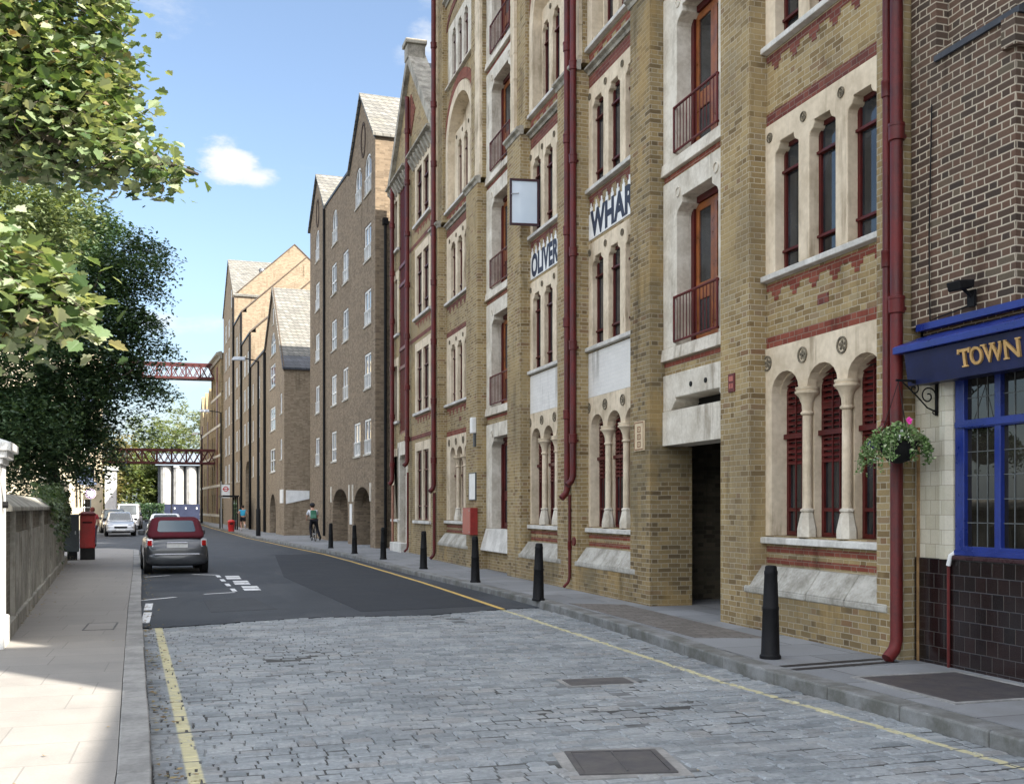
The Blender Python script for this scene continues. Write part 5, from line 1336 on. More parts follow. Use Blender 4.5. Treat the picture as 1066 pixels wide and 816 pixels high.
def car(label, x, y, rz, L, W, H, body, belt=.92, hood=.86, glass0=None, roofc=None, cab=(.10,.62,.20,.50), kind='car', soft=False, plate=(.7,.7,.68), tail=True, group=None):
    """origin under the tail; y forward. cab = (rear foot, front foot, rear roof, front roof) as fractions of L"""
    t = thing('parked_car', label, kind, (x, y, .010), rz, group)
    h = W/2
    def ring(w, zb, zs, zt):
        return [(0,zb),(w*.86,zb),(w*.97,zb+.10),(w,(zb+zs)/2),(w*.985,zs-.06),(w*.93,zs+.01),(w*.70,zt),(0,zt+.015)]
    g = MB()
    loft(g, [(.0,ring(h*.80,.30,.60,.66)),(.03,ring(h*.90,.24,.68,.74)),(.12,ring(h*.965,.20,belt-.10,belt-.06)),(.30,ring(h*.99,.19,belt-.02,belt)),(L*.3,ring(h,.18,belt-.02,belt)),(L*.6,ring(h,.18,belt-.02,belt)),
         (L*.70,ring(h,.18,hood+.02,hood+.05)),(L*.88,ring(h*.97,.19,hood-.08,hood-.03)),(L*.965,ring(h*.90,.22,hood-.22,hood-.16)),(L,ring(h*.76,.30,.52,.58))])
    g.build('body', body, t, smooth=True, subsurf=2)
    # cabin
    a, b, c, d = (L*q for q in cab); wb, wt = h*.93, h*.74
    z0, z1 = belt-.03, H
    base = [(-wb,a,z0),(wb,a,z0),(wb*.97,b,z0),(-wb*.97,b,z0)]; top = [(-wt,c,z1),(wt,c,z1),(wt,d,z1-.03),(-wt,d,z1-.03)]
    g = MB(); g.hexa(base + top)
    g.build('soft_top' if soft else 'roof', roofc or body, t, smooth=True, bevel=.13 if soft else .10)
    def panel(q, u0, u1, v0, v1, off):
        A, B, Cc, D = (Vector(p) for p in q)
        nrm = (B-A).cross(D-A).normalized()
        P = lambda u, v: (A*(1-u)*(1-v) + B*u*(1-v) + Cc*u*v + D*(1-u)*v) + nrm*off
        n = 8; pts = []
        rr = .16
        for cu_, cv_, a0 in ((u1-rr*.5*(u1-u0), v1-rr*(v1-v0), 0), (u0+rr*.5*(u1-u0), v1-rr*(v1-v0), pi/2), (u0+rr*.5*(u1-u0), v0+rr*(v1-v0), pi), (u1-rr*.5*(u1-u0), v0+rr*(v1-v0), 3*pi/2)):
            for k in range(4):
                an = a0 + k*pi/6; pts.append(P(cu_ + rr*.5*(u1-u0)*math.cos(an), cv_ + rr*(v1-v0)*math.sin(an)))
        return [tuple(p) for p in pts]
    rear = (base[0], base[1], top[1], top[0]); front = (base[2], base[3], top[3], top[2]); rt = (base[1], base[2], top[2], top[1]); lf = (base[3], base[0], top[0], top[3])
    def win(name, q, *uv):
        g = MB(); p = panel(q, *uv, .006); p2 = panel(q, *uv, -.02); n = len(p)
        g.add(p + p2, [tuple(range(n))] + [(k, n+k, n+(k+1)%n, (k+1)%n) for k in range(n)]); return g.build(name, glass0 or (SKYGLASS if soft and name == 'rear_window' else CARGLASS), t)
    win('rear_window', rear, .15 if soft else .10, .85 if soft else .90, .30 if soft else .16, .82 if soft else .88)
    win('windscreen', front, .08, .92, .12, .92)
    for q, fl in ((rt, 0), (lf, 1)):
        u0, u1 = (.42, .90) if soft else (.10, .50)
        if fl: u0, u1 = 1-u1, 1-u0
        win('side_window', q, u0, u1, .14, .84)
        if not soft: win('side_window', q, *((.54,.90) if not fl else (.10,.46)), .14, .84)
    # wheels
    r = .30 if L < 3.8 else .32
    for yy in (L*.155, L*.80):
        for s in (-1, 1):
            xx = s*(h-.09)
            g = MB(); g.cyl((xx-.10*1, yy, r), (xx+.10*1, yy, r), r, n=24); w = g.build('wheel', TYRE, t, bevel=.03)
            g = MB(); xo = xx + s*.101
            g.cyl((xo-s*.01, yy, r), (xo+s*.008, yy, r), r*.66, r*.6, 18); rim = g.build('rim', STEEL, w)
            g = MB(); g.cyl((s*(h-.16), yy, r+.02), (s*(h+.002), yy, r+.02), r+.06, n=24); g.build('wheel_arch', mat('black_plastic', speckled((.015,.015,.015), .2, 8, .7, 0)), t)
    # bumpers, lights, plate, mirrors
    g = MB(); loft(g, [(-.04,ring(h*.72,.26,.46,.50)),(.0,ring(h*.90,.22,.52,.56)),(.10,ring(h*.985,.20,.54,.58)),(.25,ring(h*1.0,.2,.52,.56))]); g.build('bumper', body, t, smooth=True, subsurf=1)
    g = MB(); loft(g, [(L-.25,ring(h*.99,.2,.48,.52)),(L-.08,ring(h*.93,.2,.48,.52)),(L+.02,ring(h*.80,.24,.44,.48)),(L+.04,ring(h*.66,.28,.42,.44))]); g.build('bumper', body, t, smooth=True, subsurf=1)
    g = MB(); g.box(-h*.70, h*.70, -.060, -.03, .50, .53); g.box(-.26,.26,-.02,.06,.80,.83); g.build('chrome_strip', CHROME, t, bevel=.006)
    for s in (-1, 1):
        zl = belt - .27
        g = MB(); g.hexa([(s*h*.74,-.0,zl),(s*h*.975,.13,zl),(s*h*.975,.24,zl),(s*h*.74,.24,zl),(s*h*.74,.05,zl+.24),(s*h*.955,.15,zl+.24),(s*h*.955,.28,zl+.24),(s*h*.74,.28,zl+.24)]); tl = g.build('tail_light', LAMPW if soft else LAMPR, t, bevel=.04)
        if soft:
            g = MB(); g.hexa([(s*h*.77,-.022,zl+.05),(s*h*.93,.085,zl+.05),(s*h*.93,.2,zl+.05),(s*h*.77,.2,zl+.05),(s*h*.77,.018,zl+.20),(s*h*.92,.11,zl+.20),(s*h*.92,.24,zl+.20),(s*h*.77,.24,zl+.20)]); g.build('red_lens', LAMPR, tl, bevel=.03)
        g = MB(); g.hexa([(s*h*.46,L-.05,.56),(s*h*.86,L-.15,.58),(s*h*.86,L-.3,.58),(s*h*.46,L-.3,.56),(s*h*.46,L-.13,.72),(s*h*.86,L-.24,.74),(s*h*.86,L-.4,.74),(s*h*.46,L-.4,.72)]); g.build('headlight', LAMPW, t, bevel=.03)
        g = MB(); my = b - .12*L/3.5; g.box(s*h*.9 if s > 0 else -h*1.12, s*h*1.12 if s > 0 else -h*.9, my-.06, my+.06, belt+.02, belt+.17); g.build('wing_mirror', body if soft else mat('black_mirror_shell', speckled((.02,.02,.022), .1, 5, .35, 0)), t, bevel=.03)
    g = MB(); g.box(-.26, .26, -.008, .03, .685, .79); g.build('number_plate', mat('pale_number_plate', speckled(plate, .1, 9, .5, 0)), t)
    g = MB(); g.box(-.26, .26, L+.015, L+.05, .34, .44); g.build('number_plate', WHITE, t)
    g = MB(); g.box(-h*.42, h*.42, L-.02, L+.035, .50, .60); g.box(-h*.6,h*.6,L-.0,L+.042,.24,.32); g.build('grille', DARK, t)
    return t
car('small grey convertible with a folded burgundy canvas roof parked by the left kerb', -.37, 29.0, R(4.5), 3.55, 1.60, 1.49, paint('steel_grey_car_paint', (.055,.06,.068), .35), belt=.95, hood=.88, roofc=CABRIO, cab=(.035,.66,.19,.50), soft=True)
car('white car with black door mirrors ahead of the grey convertible', -1.25, 55.5, R(3), 4.0, 1.75, 1.43, paint('white_car_paint', (.75,.75,.75), 0), belt=.95, cab=(.06,.68,.2,.5))
car('silver hatchback parked facing the viewer beyond the side road', -4.45, 71.5, R(180+5), 4.2, 1.75, 1.46, paint('silver_car_paint', (.55,.56,.57), .3), cab=(.05,.72,.16,.48))
car('dark estate car parked behind the silver hatchback', -5.4, 80.0, R(180+6), 4.4, 1.78, 1.62, paint('black_car_paint', (.03,.03,.032), .2), cab=(.03,.74,.10,.5))
car('red car parked beyond the white van', -6.6, 104.0, R(180), 4.0, 1.7, 1.5, paint('red_car_paint', (.42,.03,.025), .1))
car('white van parked further down the left side', -4.9, 93.0, R(180), 4.9, 1.95, 2.05, paint('white_van_paint', (.74,.74,.74), 0), belt=1.05, hood=1.05, cab=(.01,.84,.03,.66), kind='van')

# ------------------------------------------------------------------ people
SKIN = mat('skin', lambda N: {'Base Color': (.48,.27,.19), 'Roughness': .55, 'Subsurface Weight': .1})
def skinned(name, joints, edges, rad, mt, parent, root=None, lev=2):
    keys = list(joints); me = bpy.data.meshes.new(name)
    me.from_pydata([joints[k] for k in keys], [(keys.index(a), keys.index(b)) for a, b in edges], [])
    o = bpy.data.objects.new(name, me); col.objects.link(o); o.parent = parent
    me.materials.append(mt)
    sk = o.modifiers.new('k', 'SKIN'); sk.use_smooth_shade = True
    if not me.skin_vertices: me.attributes  # layer is made by the modifier
    for k, sv in zip(keys, me.skin_vertices[0].data):
        r = rad[k]; sv.radius = (r, r) if not isinstance(r, tuple) else r
        sv.use_root = (k == (root or keys[0]))
    su = o.modifiers.new('s', 'SUBSURF'); su.levels = lev; su.render_levels = lev
    return o
BE = [('pel','ches'),('ches','neck'),('neck','head0'),('head0','head1'),('ches','shl'),('shl','ell'),('ell','wrl'),('wrl','hal'),('ches','shr'),('shr','elr'),('elr','wrr'),('wrr','har'),
      ('pel','hil'),('hil','knl'),('knl','anl'),('anl','tol'),('pel','hir'),('hir','knr'),('knr','anr'),('anr','tor')]
RAD = dict(pel=(.145,.11),ches=(.15,.105),neck=.055,head0=.085,head1=.075,shl=.06,ell=.042,wrl=.03,hal=.038,shr=.06,elr=.042,wrr=.03,har=.038,hil=.095,knl=.06,anl=.04,tol=.04,hir=.095,knr=.06,anr=.04,tor=.04)
def hand(g, p, d, s):
    """palm side fingers: four curled fingers and a thumb"""
    p = Vector(p); d = Vector(d).normalized(); up = Vector((0,0,1)); sd = d.cross(up)
    sd = sd.normalized() if sd.length > .1 else Vector((1,0,0))
    nn = sd.cross(d)
    for k in range(4):
        o = p + sd*(k-1.5)*.019 + d*.03; l = (.065,.075,.072,.058)[k]
        g.tube([tuple(o), tuple(o + d*l*.5), tuple(o + d*l*.85 - nn*l*.35), tuple(o + d*l*.9 - nn*l*.75)], .0085, 6, .007)
    o = p + sd*s*.035; g.tube([tuple(o), tuple(o + sd*s*.02 + d*.03), tuple(o + sd*s*.015 + d*.06 - nn*.02)], .010, 6, .008)
def person(label, loc, rz, J, top, legs, shoes, hairc, sleeves=.6, shorts=False, group=None, extra=None):
    t = thing('person', label, 'person', loc, rz)
    skinned('body', J, BE, RAD, SKIN, t, 'pel')
    g = MB(); hand(g, J['hal'], Vector(J['hal'])-Vector(J['wrl']), 1); hand(g, J['har'], Vector(J['har'])-Vector(J['wrr']), -1); g.build('fingers', SKIN, t, smooth=True)
    V = {k: Vector(v) for k, v in J.items()}
    S = {'waist': tuple(V['pel'] + (V['ches']-V['pel'])*.12), 'ches': J['ches'], 'nk': tuple(V['ches'] + (V['neck']-V['ches'])*.55), 'shl': J['shl'], 'shr': J['shr'],
         'el': tuple(V['shl'] + (V['ell']-V['shl'])*sleeves), 'er': tuple(V['shr'] + (V['elr']-V['shr'])*sleeves)}
    skinned('shirt', S, [('waist','ches'),('ches','nk'),('ches','shl'),('shl','el'),('ches','shr'),('shr','er')], dict(waist=(.165,.13),ches=(.17,.125),nk=.09,shl=.078,shr=.078,el=.062,er=.062), top, t, 'waist')
    f = .65 if shorts else .93
    T = {'pel': J['pel'], 'hil': J['hil'], 'hir': J['hir']}
    if shorts:
        T['kl'] = tuple(V['hil'] + (V['knl']-V['hil'])*f); T['kr'] = tuple(V['hir'] + (V['knr']-V['hir'])*f)
        E = [('pel','hil'),('hil','kl'),('pel','hir'),('hir','kr')]; RR = dict(pel=(.16,.125),hil=.115,hir=.115,kl=.10,kr=.10)
    else:
        T['kl'], T['kr'] = J['knl'], J['knr']; T['al'] = tuple(V['knl'] + (V['anl']-V['knl'])*f); T['ar'] = tuple(V['knr'] + (V['anr']-V['knr'])*f)
        E = [('pel','hil'),('hil','kl'),('kl','al'),('pel','hir'),('hir','kr'),('kr','ar')]; RR = dict(pel=(.16,.125),hil=.112,hir=.112,kl=.078,kr=.078,al=.06,ar=.06)
    skinned('shorts' if shorts else 'trousers', T, E, RR, legs, t, 'pel')
    g = MB()
    for a, b in (('anl','tol'),('anr','tor')):
        p, q = V[a], V[b]; d = (q-p)
        g.tube([tuple(p + Vector((0,0,.02)) - d*.25), tuple(p - Vector((0,0,.02)) + d*.2), tuple(q)], .055, 10, .045)
    g.build('shoe', shoes, t, smooth=True)
    h0, h1 = V['head0'], V['head1']; fw = Vector((0,1,0))
    g = MB(); c = h0 + (h1-h0)*.62 - fw*.02
    for i in range(1): g.lathe(c.x, c.y, [(.03,c.z-.10),(.075,c.z-.06),(.098,c.z),(.10,c.z+.05),(.08,c.z+.10),(.03,c.z+.125)], 14)
    g.build('hair', hairc, t, smooth=True)
    g = MB()
    cc = h0 + (h1-h0)*.4
    for s in (-1, 1): g.lathe(cc.x + s*.032, cc.y + .085, [(.002,cc.z+.02),(.010,cc.z+.03),(.002,cc.z+.04)], 8)
    g.box(cc.x-.022, cc.x+.022, cc.y+.078, cc.y+.088, cc.z-.05, cc.z-.043); g.build('eyes_and_mouth', DARK, t)
    g = MB(); g.hexa([(cc.x-.012,cc.y+.07,cc.z-.02),(cc.x+.012,cc.y+.07,cc.z-.02),(cc.x+.012,cc.y+.108,cc.z-.018),(cc.x-.012,cc.y+.108,cc.z-.018),(cc.x-.005,cc.y+.07,cc.z+.03),(cc.x+.005,cc.y+.07,cc.z+.03),(cc.x+.005,cc.y+.085,cc.z+.03),(cc.x-.005,cc.y+.085,cc.z+.03)])
    for s in (-1, 1): g.box(cc.x+s*.088-.01, cc.x+s*.088+.01, cc.y-.01, cc.y+.02, cc.z-.03, cc.z+.035)
    g.build('nose_and_ears', SKIN, t)
    return t
cloth = lambda n, c: mat(n, speckled(c, .2, 12, .9, .2, 60))
HAIRD = cloth('dark_hair', (.03,.02,.014)); SHOE = cloth('pale_running_shoe', (.55,.5,.5)); SHOED = cloth('black_shoe', (.02,.02,.02))
# jogger seen from behind, mid stride
J = dict(pel=(0,0,.95),ches=(0,.05,1.30),neck=(0,.07,1.50),head0=(0,.09,1.58),head1=(0,.10,1.70),
    shl=(-.18,.05,1.40),ell=(-.33,-.10,1.22),wrl=(-.24,.12,1.20),hal=(-.20,.19,1.23),shr=(.18,.05,1.40),elr=(.32,-.02,1.20),wrr=(.22,.2,1.26),har=(.18,.26,1.30),
    hil=(-.09,0,.90),knl=(-.10,.22,.55),anl=(-.09,.05,.14),tol=(-.09,.2,.06),hir=(.09,0,.90),knr=(.10,-.06,.50),anr=(.10,-.42,.42),tor=(.10,-.46,.28))
person('jogger in a bright blue top and black shorts running away on the right pavement', (3.30, 73.95, .125), R(3), J, cloth('turquoise_running_top', (.05,.38,.58)), cloth('black_shorts', (.012,.012,.015)), SHOE, HAIRD, sleeves=.25, shorts=True)
# cyclist from behind
J = dict(pel=(0,-.02,1.02),ches=(0,.28,1.38),neck=(0,.36,1.54),head0=(0,.40,1.61),head1=(0,.42,1.73),
    shl=(-.19,.30,1.44),ell=(-.27,.42,1.20),wrl=(-.25,.60,1.08),hal=(-.24,.66,1.05),shr=(.19,.30,1.44),elr=(.27,.42,1.20),wrr=(.25,.60,1.08),har=(.24,.66,1.05),
    hil=(-.09,0,.97),knl=(-.12,.26,.62),anl=(-.12,.02,.24),tol=(-.12,.16,.18),hir=(.10,0,.97),knr=(.20,.16,.55),anr=(.30,-.10,.16),tor=(.31,.04,.07))
cyc = person('cyclist in a white shirt and dark trousers with a green rucksack riding on the pavement', (5.65, 51.9, .125), R(3), J, cloth('white_shirt', (.62,.64,.68)), cloth('dark_trousers', (.016,.016,.022)), SHOED, HAIRD, sleeves=.8)
t = thing('bicycle', 'dark city bicycle under the cyclist on the pavement', 'bicycle', (5.65, 51.9, .125), R(3))
for yy in (-.50, .55):
    g = MB(); n = 28
    g.tube([(0, yy + .33*math.cos(2*pi*i/n), .345 + .33*math.sin(2*pi*i/n)) for i in range(n+1)], .018, 8); w = g.build('wheel', TYRE, t, smooth=True)
    s = MB()
    for k in range(12): s.cyl((0,yy,.345), (0,yy+.32*math.cos(k*pi/6),.345+.32*math.sin(k*pi/6)), .003, n=4)
    s.cyl((-.05,yy,.345),(.05,yy,.345),.025,n=8); s.build('spokes', STEEL, w)
g = MB()
for a, b, r in (((0,-.50,.345),(0,0,.30),.014),((0,0,.30),(0,-.12,.92),.017),((0,-.50,.345),(0,-.10,.80),.012),((0,0,.30),(0,.44,.80),.018),((0,-.10,.80),(0,.42,.88),.018),((0,.40,.98),(0,.55,.345),.018)): g.cyl(a, b, r, n=8)
g.build('frame', BLACKIRON, t)
MB().hexa([(-.09,-.22,.93),(.09,-.22,.93),(.03,.08,.93),(-.03,.08,.93),(-.09,-.22,.97),(.09,-.22,.97),(.03,.08,.97),(-.03,.08,.97)]).build('saddle', BLACKIRON, t, bevel=.015)
MB().tube([(-.26,.58,1.02),(-.2,.5,1.02),(0,.42,1.0),(.2,.5,1.02),(.26,.58,1.02)], .014, 8).build('handlebar', BLACKIRON, t)
MB().cyl((-.14,.03,.18),(-.05,.03,.18),.02,n=6).cyl((.05,-.03,.42),(.16,-.03,.42),.02,n=6).cyl((-.04,0,.30),(.04,0,.30),.09,n=16).build('pedal', STEEL, t)
t = thing('rucksack', 'green rucksack on the back of the cyclist', 'rucksack', (5.65, 51.9, .125), R(3))
MB().hexa([(-.16,-.10,1.08),(.16,-.10,1.08),(.16,.10,1.05),(-.16,.10,1.05),(-.14,.05,1.50),(.14,.05,1.50),(.14,.21,1.47),(-.14,.21,1.47)]).build('bag', cloth('green_canvas', (.05,.16,.10)), t, bevel=.05)
MB().hexa([(-.12,-.14,1.10),(.12,-.14,1.10),(.12,-.08,1.10),(-.12,-.08,1.10),(-.11,-.07,1.27),(.11,-.07,1.27),(.11,-.0,1.27),(-.11,-.0,1.27)]).build('pocket', cloth('light_green_canvas', (.09,.22,.15)), t, bevel=.02)
t = thing('cycle_helmet', 'dark cycle helmet on the head of the cyclist', 'helmet', (5.65, 51.9, .125), R(3))
MB().lathe(0, .40, [(.125,1.70),(.13,1.74),(.115,1.80),(.07,1.845),(.02,1.855)], 16).build('shell', cloth('charcoal_helmet', (.035,.035,.04)), t, smooth=True)
# pedestrian half hidden behind the post box
J = dict(pel=(0,0,.93),ches=(0,.02,1.28),neck=(0,.02,1.47),head0=(0,.03,1.55),head1=(0,.04,1.67),
    shl=(-.18,.0,1.38),ell=(-.24,-.06,1.10),wrl=(-.23,.06,.88),hal=(-.22,.09,.80),shr=(.18,.0,1.38),elr=(.24,.0,1.10),wrr=(.22,.12,.90),har=(.21,.16,.83),
    hil=(-.09,0,.88),knl=(-.09,.12,.50),anl=(-.09,.10,.10),tol=(-.09,.25,.05),hir=(.09,0,.88),knr=(.09,-.02,.48),anr=(.09,-.22,.12),tor=(.09,-.10,.05))
person('pedestrian in a red top and dark trousers walking behind the post box', (-4.15, 49.3, .012), R(10), J, cloth('red_top', (.40,.05,.06)), cloth('dark_jeans', (.03,.035,.06)), SHOED, cloth('auburn_hair', (.16,.04,.03)))
# ------------------------------------------------------------------ left boundary
CEMENT = mat('grey_cement_render', speckled((.36,.35,.31), .4, 1.6, .9, .35, 40, tint=(.20,.195,.17), streak=.8))
OLDBRICK = mat('old_grey_brick', brickwork([(0,(.15,.135,.11)),(.5,(.24,.22,.18)),(1,(.31,.28,.23))], (.34,.32,.28), soot=(.14,.135,.11), soot_amt=.5, seed=12.0))
LW = thing('boundary_wall', 'weathered brick and cement boundary wall with saddle coping and slotted panels', 'wall', (-2.16, 14.2, 0), R(4.08))
LWL = 19.6
g = MB(); slots = []; y = 1.7
while y < LWL - 2:
    slots += [(y, y+.16), (y+.75, y+.91), (y+1.5, y+1.66)]; y += 3.3
g.plate([(0,.0),(LWL,.0),(LWL,1.72),(0,1.72)], [rect(a, b, .55, 1.32)[::-1] for a, b in slots], -.36, -.06)
g.build('wall', OLDBRICK, LW)
g = MB(); y = 1.2
while y < LWL - 2:
    a, b = y, y + 2.75
    g.plate(rect(a, b, .1, 1.40), [rect(c, d, .55, 1.32)[::-1] for c, d in slots if a < c < b], -.064, -.03)
    g.box(-.12, .0, a-.18, a+.02, .08, 1.72); g.box(-.12, .0, b-.02, b+.18, .08, 1.72); y += 3.3
g.box(-.14, .02, .0, LWL, .05, .32)
g.build('cement_panel', CEMENT, LW, bevel=.012)
g = MB(); g.box(-.35, -.30, .1, LWL-.1, .4, 1.5)
for a_, b_ in slots: g.box(-.30, -.066, a_+.002, b_-.002, .552, 1.318)
g.build('slot_back', mat('slot_shade_dark', speckled((.07,.068,.06), .4, 4, .95, .2)), LW)  # dark fill paints the shade inside the wall slots
g = MB(); y = 0
while y < LWL:
    e = min(LWL, y + 1.1); sect(g, [(-.44,1.70),(.05,1.70),(.05,1.76),(-.18,1.94),(-.22,1.94),(-.44,1.76)], y+.005, e-.005); y = e
g.build('coping', CEMENT, LW, bevel=.012)
t = thing('gate_pier', 'white rendered gate pier with a moulded cap at the near end of the boundary wall', 'gate pier', (-2.44, 13.70, .0), R(4))
MB().box(-.36, .30, -.36, .36, 0, 2.25).build('shaft', WHITE, t, bevel=.015)
MB().box(-.40, .34, -.40, .40, .0, .45).build('plinth', WHITE, t, bevel=.02)
MB().box(-.39, .33, -.39, .39, 2.252, 2.32).box(-.44, .38, -.44, .44, 2.32, 2.40).box(-.50, .43, -.50, .50, 2.40, 2.50).hexa([(-.48,-.48,2.50),(.41,-.48,2.50),(.41,.48,2.50),(-.48,.48,2.50),(-.08,-.06,2.64),(.04,-.06,2.64),(.04,.06,2.64),(-.08,.06,2.64)]).build('cap', WHITE, t, bevel=.015)
MB().cyl((.28,-.1,1.78), (.36,-.1,1.78), .04, n=10).build('hinge_pin', BLACKIRON, t)

# ------------------------------------------------------------------ foliage
def leafmat(name, stops, trans=.35, gain=1.5):
    m = bpy.data.materials.new(name); m.use_nodes = True; nt = m.node_tree; nt.nodes.clear(); N = NT(nt)
    out = N.n('ShaderNodeOutputMaterial'); p = N.n('ShaderNodeBsdfPrincipled'); tr = N.n('ShaderNodeBsdfTranslucent'); mx = N.n('ShaderNodeMixShader')
    c = N.ramp(N.island(), stops)
    c = N.mix(.4, c, N.mix(N.noise(N.obj(), 1.2, 3), (.55,.55,.55), (1.3,1.3,1.3)), 'MULTIPLY')
    N.put(p.inputs['Base Color'], c); p.inputs['Roughness'].default_value = .42; p.inputs['Specular IOR Level'].default_value = .5
    N.put(tr.inputs['Color'], N.mix(1.0, c, (1.3*gain, 1.25*gain, .55*gain), 'MULTIPLY'))
    mx.inputs[0].default_value = trans
    nt.links.new(p.outputs[0], mx.inputs[1]); nt.links.new(tr.outputs[0], mx.inputs[2]); nt.links.new(mx.outputs[0], out.inputs[0])
    MATS[name] = m
    return m
SYCLEAF = leafmat('sycamore_leaf', [(0,(.05,.095,.036)),(.2,(.11,.175,.075)),(.5,(.205,.275,.14)),(.8,(.33,.38,.235)),(.96,(.38,.405,.29)),(1,(.24,.15,.07))], .36, .95)
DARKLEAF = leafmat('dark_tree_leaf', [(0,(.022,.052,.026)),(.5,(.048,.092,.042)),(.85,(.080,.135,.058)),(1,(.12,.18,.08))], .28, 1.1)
LIMELEAF = leafmat('bright_tree_leaf', [(0,(.08,.12,.05)),(.5,(.16,.215,.10)),(1,(.28,.33,.19))], .32, 1.0)
FARLEAF = leafmat('far_tree_leaf', [(0,(.07,.10,.035)),(.5,(.12,.16,.055)),(1,(.19,.21,.09))], .3)
FARPALE = leafmat('far_pale_tree_leaf', [(0,(.10,.13,.08)),(.5,(.17,.20,.12)),(1,(.26,.28,.18))], .3)
FARYEL = leafmat('far_yellowing_tree_leaf', [(0,(.12,.11,.05)),(.5,(.20,.18,.08)),(1,(.28,.25,.13))], .3)
IVYLEAF = leafmat('ivy_leaf', [(0,(.02,.045,.015)),(.5,(.04,.08,.025)),(1,(.09,.13,.05))], .2)

def maple_leaf(g, P, d, n, s, r):
    """five lobed leaf folded along its midrib: tip direction d, normal n"""
    d = d.normalized(); e = d.cross(n)
    if e.length < .05: return
    e.normalize(); n = e.cross(d)
    half = [(0,-.72),(.22,-.90),(.60,-.68),(.56,-.40),(.95,-.12),(.98,.14),(.66,.18),(.70,.56),(.46,.54),(.24,.76),(0,1.02)]
    fold = r.uniform(.10,.35); curl = r.uniform(-.1,.25)
    def pt(a, b, sg): return tuple(P + (e*a*sg*.95 + d*b + n*(abs(a)*fold - curl*b*b*.5))*s)
    R_ = [pt(a, b, 1) for a, b in half]; L_ = [pt(a, b, -1) for a, b in half[1:-1]]
    vs = R_ + L_; m = len(half)
    g.add(vs, [tuple(range(m)), (0,) + (m-1,) + tuple(m + k for k in range(len(L_)-1, -1, -1))])
def in_ell(r, c, rad):
    while True:
        v = Vector((r.uniform(-1,1), r.uniform(-1,1), r.uniform(-1,1)))
        if v.length <= 1: return Vector(c) + Vector((v.x*rad[0], v.y*rad[1], v.z*rad[2]))
def tree(name, label, base, trunk, limbs, ells, leaf, fn, seed, bark=BARK, group=None, limb_r=.06):
    t = thing('tree' if not name else name, label, 'tree', base, 0, group)
    B = Vector(base); r = random.Random(seed)
    g = MB(); pts = [tuple(Vector(p) - B) for p in trunk]
    g.tube(pts, limb_r*3.2, 12, limb_r*1.6); g.build('trunk', bark, t, smooth=True)
    g = MB()
    for l in limbs: g.tube([tuple(Vector(p) - B) for p in l], limb_r, 8, limb_r*.25)
    g2 = MB(); fn(g2, g, ells, B, r)
    g.build('branch', bark, t, smooth=True)
    g2.build('crown', leaf, t)
    return t
def crown_maple(g, gb, ells, B, r):
    for c, rad, n, s in ells:
        for i in range(n):
            p = in_ell(r, c, rad) - B
            tip = p + Vector((r.gauss(0,.1), r.gauss(0,.1), -.05)); org = p + (Vector(c) - B - p)*.25 + Vector((0,0,.05))
            gb.tube([tuple(org), tuple((org+tip)/2 + Vector((0,0,.02))), tuple(tip)], .007, 4, .003)
            for k in range(r.randint(5, 9)):
                q = p + Vector((r.gauss(0,.13), r.gauss(0,.13), r.gauss(0,.09)))
                a = r.uniform(0, 2*pi); d = Vector((math.cos(a), math.sin(a), r.uniform(-.9,.1)))
                n_ = Vector((r.gauss(0,.45), r.gauss(-.1,.45), 1.0))
                maple_leaf(g, q, d, n_.normalized(), s*r.choice((r.uniform(.35,.7), r.uniform(.65,1.0), r.uniform(.8,1.2))), r)
def crown_small(size, per, spread, droop=.0):
    def f(g, gb, ells, B, r):
        for c, rad, n, _ in ells:
            C = Vector(c) - B
            for i in range(n):
                p = in_ell(r, c, rad) - B
                out = (p - C); out = Vector((out.x/rad[0], out.y/rad[1], out.z/rad[2]))
                if out.length < .45 and r.random() < .6: continue
                o = out.normalized() if out.length > .01 else Vector((0,0,1))
                dr = Vector((o.x, o.y, o.z*.4 - droop)).normalized()
                for k in range(per):
                    f_ = r.random()
                    q = p + dr*spread*f_*1.6 + Vector((r.gauss(0,spread*.35), r.gauss(0,spread*.35), r.gauss(0,spread*.28) - droop*spread*f_*f_))
                    leafq(g, q, size*r.uniform(.6,1.3), Vector((r.gauss(0,.6), r.gauss(0,.6), 1)).normalized(), .5, r)
    return f
